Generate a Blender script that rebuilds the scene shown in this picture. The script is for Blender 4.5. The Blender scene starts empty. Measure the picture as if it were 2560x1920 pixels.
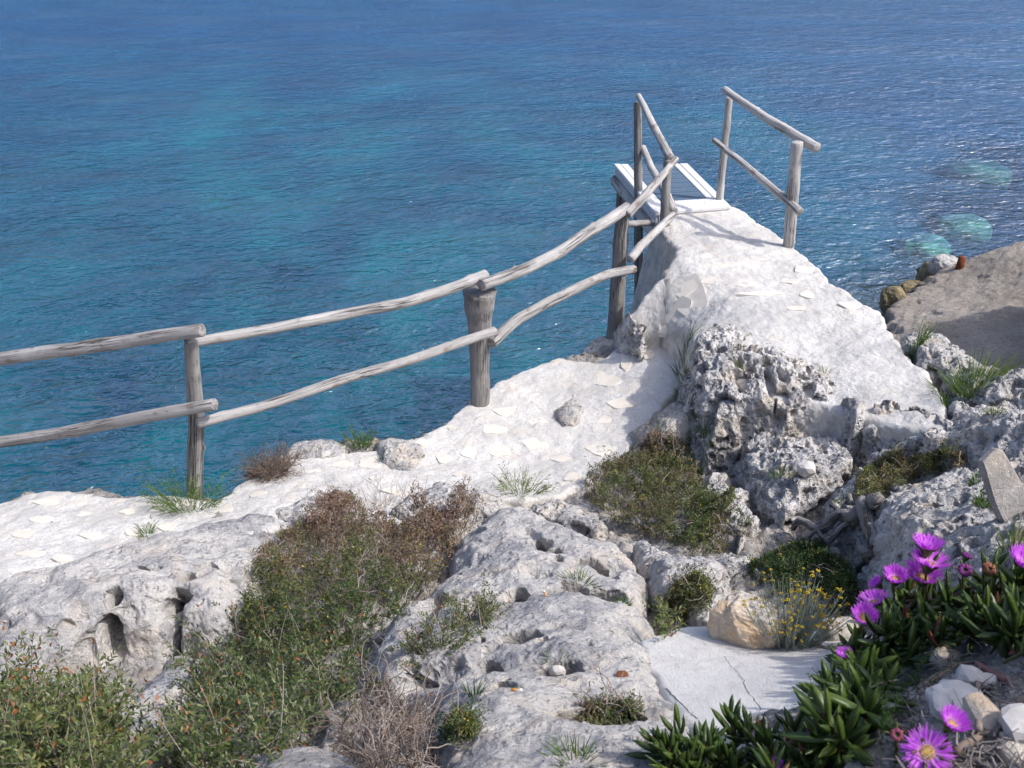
import bpy, math, random
import numpy as np
from mathutils import Vector, Matrix
from mathutils.bvhtree import BVHTree

# ------------------------------------------------------------------ camera, sky, sun, exposure
SC = bpy.context.scene
COL = SC.collection
F = 2459.0                      # focal length of the photograph in its own pixels (2560 wide)
PITCH = math.radians(28.0)
CAMZ = 6.0
cam_data = bpy.data.cameras.new('camera')
cam_data.sensor_width = 36.0
cam_data.lens = 36.0 * F / 2560.0
cam_data.clip_start = 0.05
cam_data.clip_end = 9000.0
cam_data.dof.use_dof = True
cam_data.dof.focus_distance = 6.5
cam_data.dof.aperture_fstop = 9.0
cam = bpy.data.objects.new('camera', cam_data)
COL.objects.link(cam)
cam.location = (0, 0, CAMZ)
cam.rotation_euler = (math.pi / 2 - PITCH, 0, 0)
SC.camera = cam

SUN_DIR = Vector((0.95, -0.31, 0)).normalized()
SUN_EL = math.radians(50.0)
world = bpy.data.worlds.new('World')
SC.world = world
world.use_nodes = True
wn = world.node_tree
bg = wn.nodes['Background']
sky = wn.nodes.new('ShaderNodeTexSky')
sky.sky_type = 'NISHITA'
sky.sun_disc = False
sky.sun_elevation = SUN_EL
sky.sun_rotation = math.atan2(SUN_DIR.x, SUN_DIR.y)
sky.air_density = 0.7
sky.dust_density = 5.0
sky.ozone_density = 6.0
wn.links.new(sky.outputs['Color'], bg.inputs['Color'])
bg.inputs['Strength'].default_value = 0.15
sun_data = bpy.data.lights.new('sun', 'SUN')
sun_data.energy = 2.3
sun_data.angle = math.radians(1.2)
sun_data.color = (1.0, 0.95, 0.88)
sun = bpy.data.objects.new('sun', sun_data)
COL.objects.link(sun)
sd = Vector((SUN_DIR.x * math.cos(SUN_EL), SUN_DIR.y * math.cos(SUN_EL), math.sin(SUN_EL)))
sun.rotation_euler = sd.to_track_quat('Z', 'Y').to_euler()
sun.location = sd * 40
SC.view_settings.view_transform = 'Standard'
SC.view_settings.look = 'None'
SC.view_settings.gamma = 1.0
SC.view_settings.use_curve_mapping = False
SC.view_settings.exposure = 0.58

RNG = np.random.default_rng(7)
random.seed(7)

# ------------------------------------------------------------------ where a point of the photograph lies in the place
CP, SP = math.cos(PITCH), math.sin(PITCH)
def ray(px, py):
    cx, cy = (px - 1280.0) / F, (960.0 - py) / F
    return np.array([cx, CP + cy * SP, -SP + cy * CP])
def atz(px, py, z):
    d = ray(px, py)
    return np.array([0, 0, CAMZ]) + d * ((z - CAMZ) / d[2])
def aty(px, py, y):
    d = ray(px, py)
    return np.array([0, 0, CAMZ]) + d * (y / d[1])
def pxm(px, py, p):                                  # metres per photo pixel at point p
    return (p[1] * CP - (p[2] - CAMZ) * SP) / F

# ------------------------------------------------------------------ noise
_r = np.random.default_rng(11)
PERM = _r.permutation(256)
PERM = np.concatenate([PERM, PERM, PERM])
GA = np.linspace(0, 2 * np.pi, 32, endpoint=False)
GX, GY = np.cos(GA), np.sin(GA)
def perlin(x, y, s=0):
    xi, yi = np.floor(x).astype(int), np.floor(y).astype(int)
    xf, yf = x - xi, y - yi
    u, v = xf * xf * xf * (xf * (xf * 6 - 15) + 10), yf * yf * yf * (yf * (yf * 6 - 15) + 10)
    def g(ix, iy, fx, fy):
        h = PERM[(PERM[(ix + s * 17) & 255] + iy + s * 31) & 255] & 31
        return GX[h] * fx + GY[h] * fy
    a = g(xi, yi, xf, yf); b = g(xi + 1, yi, xf - 1, yf)
    c = g(xi, yi + 1, xf, yf - 1); d = g(xi + 1, yi + 1, xf - 1, yf - 1)
    return (a + u * (b - a) + v * ((c - a) + u * (a - b + d - c))) * 1.45
def fbm(x, y, s=0, o=4, lac=2.03, gain=0.5):
    t, a, n = 0, 1.0, 0
    for i in range(o):
        t = t + a * perlin(x, y, s + i); n += a
        x, y, a = x * lac + 3.1, y * lac + 1.7, a * gain
    return t / n
def ridged(x, y, s=0, o=4, lac=2.1, gain=0.55):
    t, a, n = 0, 1.0, 0
    for i in range(o):
        t = t + a * (1 - np.abs(perlin(x, y, s + i)) * 1.6); n += a
        x, y, a = x * lac + 5.1, y * lac + 2.7, a * gain
    return t / n
G3 = _r.normal(size=(256, 3)); G3 /= np.linalg.norm(G3, axis=1)[:, None]
def perlin3(x, y, z, s=0):
    xi, yi, zi = np.floor(x).astype(int), np.floor(y).astype(int), np.floor(z).astype(int)
    xf, yf, zf = x - xi, y - yi, z - zi
    f = lambda t: t * t * t * (t * (t * 6 - 15) + 10)
    u, v, w = f(xf), f(yf), f(zf)
    def g(i, j, k):
        h = PERM[(PERM[(PERM[(xi + i + s * 17) & 255] + yi + j + s * 31) & 255] + zi + k) & 255]
        q = G3[h]
        return q[..., 0] * (xf - i) + q[..., 1] * (yf - j) + q[..., 2] * (zf - k)
    L = lambda a, b, t: a + t * (b - a)
    r = L(L(L(g(0, 0, 0), g(1, 0, 0), u), L(g(0, 1, 0), g(1, 1, 0), u), v), L(L(g(0, 0, 1), g(1, 0, 1), u), L(g(0, 1, 1), g(1, 1, 1), u), v), w)
    return r * 1.5
def fbm3(P, f, s=0, o=4, lac=2.03, gain=0.5):
    x, y, z = P[0] * f, P[1] * f, P[2] * f
    t, a, n = 0, 1.0, 0
    for i in range(o):
        t = t + a * perlin3(x, y, z, s + i); n += a
        x, y, z, a = x * lac + 3.1, y * lac + 1.7, z * lac + 0.6, a * gain
    return t / n
def ridged3(P, f, s=0, o=3, lac=2.1, gain=0.55):
    x, y, z = P[0] * f, P[1] * f, P[2] * f
    t, a, n = 0, 1.0, 0
    for i in range(o):
        t = t + a * (1 - np.abs(perlin3(x, y, z, s + i)) * 1.7); n += a
        x, y, z, a = x * lac + 5.1, y * lac + 2.7, z * lac + 1.3, a * gain
    return t / n
def pits3(P, cell, prob, rmin, rmax, s=0, power=0.5, warp=0.25):
    """round holes in a solid: depth in metres (0 outside a hole), scale is the cell size"""
    X, Y, Z = P[0] / cell, P[1] / cell, P[2] / cell
    wx, wy, wz = perlin3(X * 1.6, Y * 1.6, Z * 1.6, s + 3), perlin3(X * 1.6 + 9, Y * 1.6, Z * 1.6, s + 4), perlin3(X * 1.6, Y * 1.6 + 7, Z * 1.6, s + 6)
    X, Y, Z = X + warp * wx, Y + warp * wy, Z + warp * wz
    xi, yi, zi = np.floor(X).astype(int), np.floor(Y).astype(int), np.floor(Z).astype(int)
    out = np.zeros_like(X)
    H = lambda a, b, c, q: PERM[(PERM[(PERM[(a * 3 + q * 13) & 255] + b * 7 + q * 5) & 255] + c * 11) & 255] / 255.0
    for i in (-1, 0, 1):
        for j in (-1, 0, 1):
            for k in (-1, 0, 1):
                a, b, c = xi + i, yi + j, zi + k
                r = np.where(H(a, b, c, s) < prob, rmin + (rmax - rmin) * H(a, b, c, s + 1) ** 1.6, 1e-6)
                d2 = ((X - a - 0.15 - 0.7 * H(a, b, c, s + 2)) ** 2 + (Y - b - 0.15 - 0.7 * H(a, b, c, s + 3)) ** 2 + (Z - c - 0.15 - 0.7 * H(a, b, c, s + 5)) ** 2) / (r * r)
                out = np.maximum(out, r * np.clip(1 - d2, 0, 1) ** power)
    return out * cell
def cellhash(ix, iy, s):
    return PERM[(PERM[(ix * 3 + s * 13) & 255] + iy * 7 + s * 5) & 255] / 255.0
def pits(x, y, cell, prob, rmin, rmax, s=0, power=0.6):
    """bowl shaped holes: 0 outside, up to r (in cells) in the middle of a hole"""
    X, Y = x / cell, y / cell
    X = X + 0.22 * perlin(X * 1.7, Y * 1.7, s + 3); Y = Y + 0.22 * perlin(X * 1.7 + 9, Y * 1.7, s + 4)
    xi, yi = np.floor(X).astype(int), np.floor(Y).astype(int)
    out = np.zeros_like(X)
    for i in (-1, 0, 1):
        for j in (-1, 0, 1):
            cx, cy = xi + i, yi + j
            keep = cellhash(cx, cy, s) < prob
            r = rmin + (rmax - rmin) * cellhash(cx, cy, s + 1) ** 1.5
            dx = X - (cx + 0.15 + 0.7 * cellhash(cx, cy, s + 2)); dy = Y - (cy + 0.15 + 0.7 * cellhash(cx, cy, s + 3))
            e = 0.6 + 0.5 * cellhash(cx, cy, s + 5)
            d2 = (dx * dx + (dy / e) ** 2) / (r * r)
            b = np.where(keep, r * np.clip(1 - d2, 0, 1) ** power, 0)
            out = np.maximum(out, b)
    return out * cell
def smooth(a, b, x):
    t = np.clip((x - a) / (b - a), 0, 1)
    return t * t * (3 - 2 * t)

# ------------------------------------------------------------------ surfaces through measured points
class TPS:
    def __init__(s, P, lam=0.002):
        P = np.asarray(P, float); s.p = P[:, :2]; n = len(P)
        K = s.k(s.p, s.p) + lam * np.eye(n)
        A = np.zeros((n + 3, n + 3)); A[:n, :n] = K
        Q = np.hstack([np.ones((n, 1)), s.p]); A[:n, n:] = Q; A[n:, :n] = Q.T
        b = np.zeros(n + 3); b[:n] = P[:, 2]
        s.w = np.linalg.lstsq(A, b, rcond=None)[0]
    def k(s, a, b):
        d2 = ((a[:, None, :] - b[None, :, :]) ** 2).sum(-1) + 1e-12
        return 0.5 * d2 * np.log(d2)
    def __call__(s, x, y):
        sh = x.shape; q = np.stack([x.ravel(), y.ravel()], 1); out = np.empty(len(q))
        for i in range(0, len(q), 60000):
            c = q[i:i + 60000]
            out[i:i + 60000] = s.k(c, s.p) @ s.w[:-3] + s.w[-3] + c @ s.w[-2:]
        return out.reshape(sh)
def sdf(x, y, P):
    """signed distance to polygon, negative inside"""
    d = np.full(x.shape, 1e9); ins = np.zeros(x.shape, bool); n = len(P)
    for i in range(n):
        ax, ay = P[i - 1]; bx, by = P[i]
        ex, ey = bx - ax, by - ay
        t = np.clip(((x - ax) * ex + (y - ay) * ey) / (ex * ex + ey * ey + 1e-12), 0, 1)
        d = np.minimum(d, (x - ax - t * ex) ** 2 + (y - ay - t * ey) ** 2)
        if ay != by:
            ins ^= ((ay > y) != (by > y)) & (x < ex * (y - ay) / (by - ay) + ax)
    return np.where(ins, -1, 1) * np.sqrt(d)

# ------------------------------------------------------------------ meshes and objects
def mesh_np(name, V, faces, mat=None, smooth_=True, attrs=None):
    """faces: list of int arrays (n,3) or (n,4)"""
    me = bpy.data.meshes.new(name)
    V = np.asarray(V, np.float32)
    me.vertices.add(len(V)); me.vertices.foreach_set('co', V.ravel())
    fl = [np.asarray(f, np.int32) for f in faces if len(f)]
    loops = np.concatenate([f.ravel() for f in fl]); sizes = np.concatenate([np.full(len(f), f.shape[1], np.int32) for f in fl])
    me.loops.add(len(loops)); me.loops.foreach_set('vertex_index', loops)
    me.polygons.add(len(sizes))
    st = np.zeros(len(sizes), np.int32); st[1:] = np.cumsum(sizes)[:-1]
    me.polygons.foreach_set('loop_start', st)
    me.polygons.foreach_set('use_smooth', np.full(len(sizes), smooth_, bool))
    for k, a in (attrs or {}).items():
        a = np.asarray(a, np.float32)
        if a.ndim == 1:
            me.attributes.new(k, 'FLOAT', 'POINT').data.foreach_set('value', a)
        else:
            me.attributes.new(k, 'FLOAT_VECTOR', 'POINT').data.foreach_set('vector', a.ravel())
    if mat: me.materials.append(mat)
    me.update(calc_edges=True); me.validate()
    return me
def obj(name, me, parent=None, loc=None):
    o = bpy.data.objects.new(name, me); COL.objects.link(o)
    if loc is not None: o.location = loc
    if parent is not None: o.parent = parent
    return o
def tag(o, label=None, cat=None, group=None, kind=None):
    if label: o['label'] = label
    if cat: o['category'] = cat
    if group: o['group'] = group
    if kind: o['kind'] = kind
    return o
def empty(name, loc, label=None, cat=None, group=None):
    o = bpy.data.objects.new(name, None); COL.objects.link(o); o.location = loc
    o.empty_display_size = 0.1
    return tag(o, label, cat, group)
def recentre(V, base):
    return np.asarray(V) - np.asarray(base)[None, :]

class Acc:                       # collects pieces of one mesh
    def __init__(s): s.V, s.T, s.Q, s.n, s.a = [], [], [], 0, {}
    def add(s, V, T=None, Q=None, **at):
        V = np.asarray(V, float)
        if T is not None and len(T): s.T.append(np.asarray(T) + s.n)
        if Q is not None and len(Q): s.Q.append(np.asarray(Q) + s.n)
        s.V.append(V); s.n += len(V)
        for k, v in at.items():
            v = np.asarray(v, float)
            if v.ndim == 0: v = np.full(len(V), float(v))
            s.a.setdefault(k, []).append(v)
    def mesh(s, name, mat, sm=True, base=None):
        V = np.concatenate(s.V)
        if base is not None: V = recentre(V, base)
        fs = ([np.concatenate(s.T)] if s.T else []) + ([np.concatenate(s.Q)] if s.Q else [])
        return mesh_np(name, V, fs, mat, sm, {k: np.concatenate(v) for k, v in s.a.items()})

def resample(P, n):
    P = np.asarray(P, float); L = np.r_[0, np.cumsum(np.linalg.norm(np.diff(P, axis=0), axis=1))]
    t = np.linspace(0, L[-1], n)
    # Catmull-Rom like smoothing by interpolating then averaging
    Q = np.stack([np.interp(t, L, P[:, k]) for k in range(P.shape[1])], 1)
    for _ in range(2):
        Q[1:-1] = 0.25 * Q[:-2] + 0.5 * Q[1:-1] + 0.25 * Q[2:]
    return Q
def tube(P, R, k=8, cap=True, wob=0.0, seed=0):
    """returns V, T, Q, axis coordinates for grain"""
    P = np.asarray(P, float); n = len(P); R = np.broadcast_to(np.asarray(R, float), (n,))
    Tn = np.gradient(P, axis=0); Tn /= np.linalg.norm(Tn, axis=1)[:, None] + 1e-9
    ref = np.array([0, 0, 1.0]) if abs(Tn[:, 2]).mean() < 0.8 else np.array([0, 1.0, 0])
    U = np.cross(Tn, ref); U /= np.linalg.norm(U, axis=1)[:, None] + 1e-9
    W = np.cross(U, Tn)
    a = np.linspace(0, 2 * np.pi, k, endpoint=False)
    ca, sa = np.cos(a), np.sin(a)
    L = np.r_[0, np.cumsum(np.linalg.norm(np.diff(P, axis=0), axis=1))]
    RR = R[:, None] * np.ones((1, k))
    if wob:
        RR = RR * (1 + wob * fbm(ca[None, :] * 1.5 + L[:, None] * 4 + seed * 3.3, sa[None, :] * 1.5 + L[:, None] * 2, seed % 40, 3))
    V = P[:, None, :] + RR[..., None] * (ca[None, :, None] * U[:, None, :] + sa[None, :, None] * W[:, None, :])
    V = V.reshape(-1, 3)
    i = np.arange(n - 1)[:, None] * k; j = np.arange(k)[None, :]; j2 = (j + 1) % k
    Q = np.stack([i + j, i + j2, i + k + j2, i + k + j], -1).reshape(-1, 4)
    ax = np.stack([np.repeat(ca[None, :], n, 0) * R[:, None], np.repeat(sa[None, :], n, 0) * R[:, None], np.repeat(L[:, None], k, 1)], -1).reshape(-1, 3)
    T = []
    if cap:
        V = np.vstack([V, P[0], P[-1]]); c0, c1 = len(V) - 2, len(V) - 1
        ax = np.vstack([ax, [0, 0, 0], [0, 0, L[-1]]])
        jj = np.arange(k)
        T = np.concatenate([np.stack([np.full(k, c0), (jj + 1) % k, jj], 1), np.stack([np.full(k, c1), (n - 1) * k + jj, (n - 1) * k + (jj + 1) % k], 1)])
    return V, T, Q, ax

# ------------------------------------------------------------------ materials
class NT:
    def __init__(s, name):
        s.m = bpy.data.materials.new(name); s.m.use_nodes = True; s.t = s.m.node_tree
        s.b = s.t.nodes['Principled BSDF']; s.out = s.t.nodes['Material Output']
    def n(s, kind, **kw):
        nd = s.t.nodes.new('ShaderNode' + kind)
        for k, v in kw.items():
            if hasattr(nd, k): setattr(nd, k, v)
        return nd
    def l(s, a, b): s.t.links.new(a, b)
    def val(s, sock, v):
        if hasattr(v, 'is_output') or isinstance(v, bpy.types.NodeSocket): s.l(v, sock)
        else: sock.default_value = v
    def coord(s, which='Object', scale=None, rot=None):
        o = s.n('TexCoord').outputs[which]
        if scale is None and rot is None: return o
        mp = s.n('Mapping'); s.l(o, mp.inputs['Vector'])
        if scale is not None: mp.inputs['Scale'].default_value = scale
        if rot is not None: mp.inputs['Rotation'].default_value = rot
        return mp.outputs['Vector']
    def pos(s): return s.n('NewGeometry').outputs['Position']
    def mapping(s, vec, scale=(1, 1, 1), rot=(0, 0, 0), loc=(0, 0, 0)):
        mp = s.n('Mapping'); s.l(vec, mp.inputs['Vector'])
        mp.inputs['Scale'].default_value = scale; mp.inputs['Rotation'].default_value = rot; mp.inputs['Location'].default_value = loc
        return mp.outputs['Vector']
    def noise(s, vec, scale, detail=4, rough=0.55, dist=0.0, typ='FBM'):
        nd = s.n('TexNoise'); s.l(vec, nd.inputs['Vector'])
        try: nd.noise_type = typ
        except Exception: pass
        nd.inputs['Scale'].default_value = scale; nd.inputs['Detail'].default_value = detail
        nd.inputs['Roughness'].default_value = rough; nd.inputs['Distortion'].default_value = dist
        return nd.outputs['Fac']
    def voro(s, vec, scale, feature='F1', out='Distance'):
        nd = s.n('TexVoronoi'); nd.feature = feature; s.l(vec, nd.inputs['Vector']); nd.inputs['Scale'].default_value = scale
        return nd.outputs[out]
    def attr(s, name, out='Fac'):
        nd = s.n('Attribute'); nd.attribute_name = name; return nd.outputs[out]
    def ramp(s, fac, stops, interp='LINEAR'):
        nd = s.n('ValToRGB'); s.val(nd.inputs['Fac'], fac); cr = nd.color_ramp; cr.interpolation = interp
        while len(cr.elements) < len(stops): cr.elements.new(0.5)
        for e, (p, c) in zip(cr.elements, stops):
            e.position = p; e.color = (c if len(c) == 4 else (*c, 1)) if hasattr(c, '__len__') else (c, c, c, 1)
        return nd.outputs['Color']
    def mix(s, fac, a, b, blend='MIX'):
        nd = s.n('Mix'); nd.data_type = 'RGBA'; nd.blend_type = blend
        s.val(nd.inputs[0], fac)
        for sock, v in ((nd.inputs[6], a), (nd.inputs[7], b)):
            if isinstance(v, tuple): sock.default_value = (*v, 1) if len(v) == 3 else v
            else: s.l(v, sock)
        return nd.outputs[2]
    def math(s, op, a, b=None, c=None, clamp=False):
        nd = s.n('Math'); nd.operation = op; nd.use_clamp = clamp
        for i, v in enumerate((a, b, c)):
            if v is not None: s.val(nd.inputs[i], v)
        return nd.outputs[0]
    def rng(s, v, a, b, c=0.0, d=1.0):
        nd = s.n('MapRange'); s.val(nd.inputs[0], v)
        for i, q in enumerate((a, b, c, d)): s.val(nd.inputs[i + 1], q)
        return nd.outputs[0]
    def bump(s, h, strength=0.5, dist=0.01, prev=None):
        nd = s.n('Bump'); nd.inputs['Strength'].default_value = strength; nd.inputs['Distance'].default_value = dist
        s.l(h, nd.inputs['Height'])
        if prev is not None: s.l(prev, nd.inputs['Normal'])
        return nd.outputs['Normal']
    def set(s, **kw):
        nm = dict(base='Base Color', rough='Roughness', normal='Normal', spec='Specular IOR Level', ior='IOR', metal='Metallic', alpha='Alpha',
                  trans='Transmission Weight', sss='Subsurface Weight')
        for k, v in kw.items():
            sock = s.b.inputs[nm[k]]
            if isinstance(v, tuple): sock.default_value = (*v, 1) if len(v) == 3 else v
            else: s.val(sock, v)
        return s.m

def mat_limestone(name, light=(0.56, 0.535, 0.505), grey=(0.26, 0.26, 0.27), cream=(0.64, 0.55, 0.44), greyness=0.5, fine=1.0, holes=0.0):
    t = NT(name); p = t.pos()
    big = t.noise(p, 2.2, 5, 0.6, 0.4)
    med = t.noise(p, 9.0, 6, 0.65, 0.3)
    fin = t.noise(p, 55.0, 5, 0.7)
    speck = t.noise(p, 170.0, 3, 0.7)
    lich = t.rng(t.math('ADD', t.math('MULTIPLY', big, 0.6), t.math('MULTIPLY', med, 0.5)), 0.62 - 0.16 * greyness, 0.72 - 0.12 * greyness)
    c = t.mix(t.rng(t.noise(p, 4.3, 4, 0.6), 0.5, 0.68), light, cream)
    c = t.mix(t.math('MULTIPLY', lich, t.rng(fin, 0.3, 0.62, 0.35, 1.0)), c, grey)
    c = t.mix(t.rng(speck, 0.62, 0.75, 0.0, 0.45), c, (0.16, 0.155, 0.15))
    c = t.mix(t.rng(t.noise(p, 30.0, 4, 0.75), 0.57, 0.68, 0.0, 0.6), c, (0.74, 0.71, 0.66))
    h1 = t.noise(p, 26.0, 7, 0.7, 0.5)
    h2 = t.noise(p, 120.0, 5, 0.7)
    v = t.voro(t.mapping(p), 48.0)
    hole = t.rng(v, 0.0, 0.28)
    n1 = t.bump(h1, 0.75 * fine, 0.03)
    n2 = t.bump(t.math('ADD', h2, t.math('MULTIPLY', hole, 0.5)), 0.55 * fine, 0.007, n1)
    if holes:
        for sc_, di_ in ((17.0, 0.045), (38.0, 0.022), (75.0, 0.011)):
            wv = t.n('VectorMath'); wv.operation = 'ADD'; t.l(p, wv.inputs[0])
            nn = t.n('TexNoise'); nn.inputs['Scale'].default_value = sc_ * 0.6; t.l(p, nn.inputs['Vector'])
            sv = t.n('VectorMath'); sv.operation = 'SCALE'; sv.inputs['Scale'].default_value = 0.9 / sc_; t.l(nn.outputs['Color'], sv.inputs[0]); t.l(sv.outputs[0], wv.inputs[1])
            hv = t.rng(t.voro(wv.outputs[0], sc_), 0.12, 0.42)
            mk = t.rng(t.noise(p, sc_ * 0.28, 3, 0.6), 0.42, 0.56)
            hh = t.math('SUBTRACT', 1.0, t.math('MULTIPLY', t.math('SUBTRACT', 1.0, hv), mk))
            n2 = t.bump(hh, holes, di_, n2)
    return t.set(base=c, rough=0.92, normal=n2, spec=0.2)
def mat_cement(name, rock=True):
    t = NT(name); p = t.pos()
    c = t.mix(t.rng(t.noise(p, 3.0, 5, 0.6), 0.35, 0.65), (0.68, 0.655, 0.61), (0.54, 0.515, 0.475))
    c = t.mix(t.rng(t.noise(p, 75.0, 4, 0.75), 0.46, 0.64, 0.0, 0.9), c, (0.40, 0.39, 0.385))
    c = t.mix(t.rng(t.noise(p, 5.0, 6, 0.7, 0.4), 0.53, 0.68, 0.0, 0.75), c, (0.60, 0.53, 0.44))
    c = t.mix(t.rng(t.noise(p, 1.6, 5, 0.65, 0.5), 0.50, 0.66, 0.0, 0.7), c, (0.44, 0.425, 0.405))
    c = t.mix(t.rng(t.voro(p, 70.0), 0.0, 0.22, 0.6, 0.0), c, (0.84, 0.83, 0.81))
    c = t.mix(t.rng(t.noise(p, 140.0, 2, 0.6), 0.64, 0.74, 0.0, 0.6), c, (0.38, 0.37, 0.37))
    h = t.math('ADD', t.noise(p, 95.0, 5, 0.7), t.math('MULTIPLY', t.rng(t.voro(p, 120.0), 0.0, 0.5, 1.0, 0.0), 0.5))
    nrm = t.bump(h, 0.6, 0.006)
    if rock:
        up = t.n('SeparateXYZ'); t.l(t.n('NewGeometry').outputs['True Normal'], up.inputs[0])
        f = t.rng(t.math('ADD', up.outputs['Z'], t.rng(t.noise(p, 6.0, 4, 0.6), 0, 1, -0.16, 0.16)), 0.62, 0.76, 1.0, 0.0)
        rc = t.mix(t.rng(t.noise(p, 9.0, 5, 0.65), 0.42, 0.6), (0.62, 0.575, 0.51), (0.42, 0.405, 0.38))
        c = t.mix(f, c, rc)
    return t.set(base=c, rough=0.95, normal=nrm, spec=0.15)
def mat_smooth_cement(name):
    t = NT(name); p = t.pos()
    c = t.mix(t.rng(t.noise(p, 4.0, 5, 0.6), 0.35, 0.65), (0.80, 0.775, 0.735), (0.71, 0.69, 0.655))
    c = t.mix(t.rng(t.noise(p, 160.0, 3, 0.7), 0.58, 0.72, 0.0, 0.5), c, (0.55, 0.55, 0.56))
    c = t.mix(t.rng(t.noise(p, 6.0, 6, 0.7, 0.4), 0.54, 0.70, 0.0, 0.6), c, (0.52, 0.49, 0.45))
    h = t.math('ADD', t.noise(p, 150.0, 4, 0.7), t.math('MULTIPLY', t.noise(p, 22.0, 4, 0.6), 1.2))
    return t.set(base=c, rough=0.95, normal=t.bump(h, 0.8, 0.012), spec=0.15)
def mat_wood(name, c1=(0.52, 0.49, 0.46), c2=(0.33, 0.31, 0.29), dark=(0.10, 0.09, 0.085), pale=(0.62, 0.60, 0.57)):
    t = NT(name); a = t.attr('axis', 'Vector')
    g = t.noise(t.mapping(a, (60, 60, 2.2)), 1.0, 5, 0.65, 0.6)
    blot = t.noise(t.mapping(a, (8, 8, 3.0)), 1.0, 4, 0.6)
    crack = t.noise(t.mapping(a, (45, 45, 0.9), loc=(3, 1, 2)), 1.0, 3, 0.5, 0.8)
    c = t.mix(t.rng(g, 0.35, 0.65), c2, c1)
    c = t.mix(t.rng(blot, 0.5, 0.7, 0, 0.75), c, pale)
    ck = t.rng(t.math('ABSOLUTE', t.math('SUBTRACT', crack, 0.5)), 0.0, 0.032, 1.0, 0.0)
    ck = t.math('MULTIPLY', ck, t.rng(t.noise(t.mapping(a, (5, 5, 1.7)), 1.0, 2), 0.48, 0.56))
    c = t.mix(ck, c, dark)
    kn = t.voro(t.mapping(a, (9, 9, 5.5)), 1.0)
    c = t.mix(t.rng(kn, 0.08, 0.24, 0.8, 0.0), c, (0.22, 0.17, 0.13))
    c = t.mix(t.rng(t.noise(t.mapping(a, (30, 30, 14)), 1.0, 4, 0.7), 0.58, 0.7, 0, 0.6), c, dark)
    h = t.math('SUBTRACT', g, t.math('MULTIPLY', ck, 1.5))
    return t.set(base=c, rough=0.85, normal=t.bump(h, 0.85, 0.010), spec=0.2)
def mat_painted(name, col=(0.78, 0.77, 0.75), wear=(0.45, 0.42, 0.38)):
    t = NT(name); p = t.pos()
    w = t.noise(t.mapping(p, (30, 6, 20)), 1.0, 6, 0.7, 0.4)
    c = t.mix(t.rng(w, 0.56, 0.68, 0, 0.85), col, wear)
    c = t.mix(t.rng(t.noise(p, 26.0, 4, 0.7), 0.64, 0.74, 0, 0.7), c, (0.42, 0.27, 0.15))
    return t.set(base=c, rough=0.7, normal=t.bump(w, 0.35, 0.004), spec=0.3)
def mat_leaf(name, stops, rough=0.55, spec=0.35, trans=0.25, attr='tint'):
    """stops: ramp over the per-leaf tint; thin leaves let some light through"""
    t = NT(name); a = t.attr(attr)
    c = t.ramp(a, stops)
    c = t.mix(t.rng(t.noise(t.pos(), 90.0, 3, 0.6), 0.35, 0.7, 0.0, 0.35), c, t.mix(0.5, c, (0.02, 0.02, 0.01)))
    t.set(base=c, rough=rough, spec=spec)
    if trans:
        tr = t.n('BsdfTranslucent'); t.l(c, tr.inputs['Color'])
        mx = t.n('MixShader'); mx.inputs[0].default_value = trans
        t.l(t.b.outputs[0], mx.inputs[1]); t.l(tr.outputs[0], mx.inputs[2]); t.l(mx.outputs[0], t.out.inputs['Surface'])
    return t.m
def mat_flat(name, col, rough=0.8, var=0.25, scale=40.0, spec=0.25):
    t = NT(name); n = t.noise(t.pos(), scale, 4, 0.6)
    c = t.mix(t.rng(n, 0.35, 0.65), tuple(q * (1 - var) for q in col), tuple(min(1, q * (1 + var)) for q in col))
    return t.set(base=c, rough=rough, normal=t.bump(n, 0.3, 0.004), spec=spec)

# ------------------------------------------------------------------ land, built from overlapping relief sheets
M_ROCK = mat_limestone('limestone', holes=0.8)
M_ROCKD = mat_limestone('limestone_lichen', (0.62, 0.595, 0.565), (0.22, 0.22, 0.23), (0.60, 0.53, 0.44), 0.5, 1.0, 1.0)
M_ROCKS = mat_limestone('limestone_smooth', (0.53, 0.505, 0.475), (0.26, 0.26, 0.275), (0.56, 0.49, 0.41), 0.7, 1.0, 0.5)
M_CEM = mat_cement('cement')
M_CEMS = mat_smooth_cement('smooth_cement')
M_GROUND = mat_limestone('ground_rock', (0.52, 0.485, 0.44), (0.24, 0.23, 0.22), (0.36, 0.29, 0.21), 0.7, 1.2, 0.7)

def W(p):
    return np.array(p[1:]) if p[0] == 'w' else atz(*p)
LAYERS = []
class Layer:
    def __init__(s, outline, inner=(), slope=4.0, rr=0.08, edge=0.04, lam=0.002):
        o = np.array([W(p) for p in outline]); i = np.array([W(p) for p in inner]).reshape(-1, 3)
        s.poly = o[:, :2]; s.tps = TPS(np.vstack([o, i]), lam); s.slope, s.rr, s.edge = slope, rr, edge
        s.seed = len(LAYERS) * 7 % 97
        s.zmin, s.zmax = min(o[:, 2].min(), i[:, 2].min() if len(i) else 9) - 0.1, max(o[:, 2].max(), i[:, 2].max() if len(i) else -9) + 0.15
        LAYERS.append(s)
    def dist(s, x, y):
        d = sdf(x, y, s.poly)
        return d + s.edge * (1.3 * fbm(x * 3.2, y * 3.2, s.seed, 2) + 0.55 * perlin(x * 9, y * 9, s.seed + 5))
    def height(s, x, y, d=None):
        if d is None: d = s.dist(x, y)
        z = np.clip(s.tps(x, y), s.zmin, s.zmax)
        e = np.clip((d + s.rr) / s.rr, 0, 1)
        z = z - s.rr * (1 - np.sqrt(np.clip(1 - e * e, 0, 1)))
        return z - np.clip(d, 0, None) * s.slope
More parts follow.
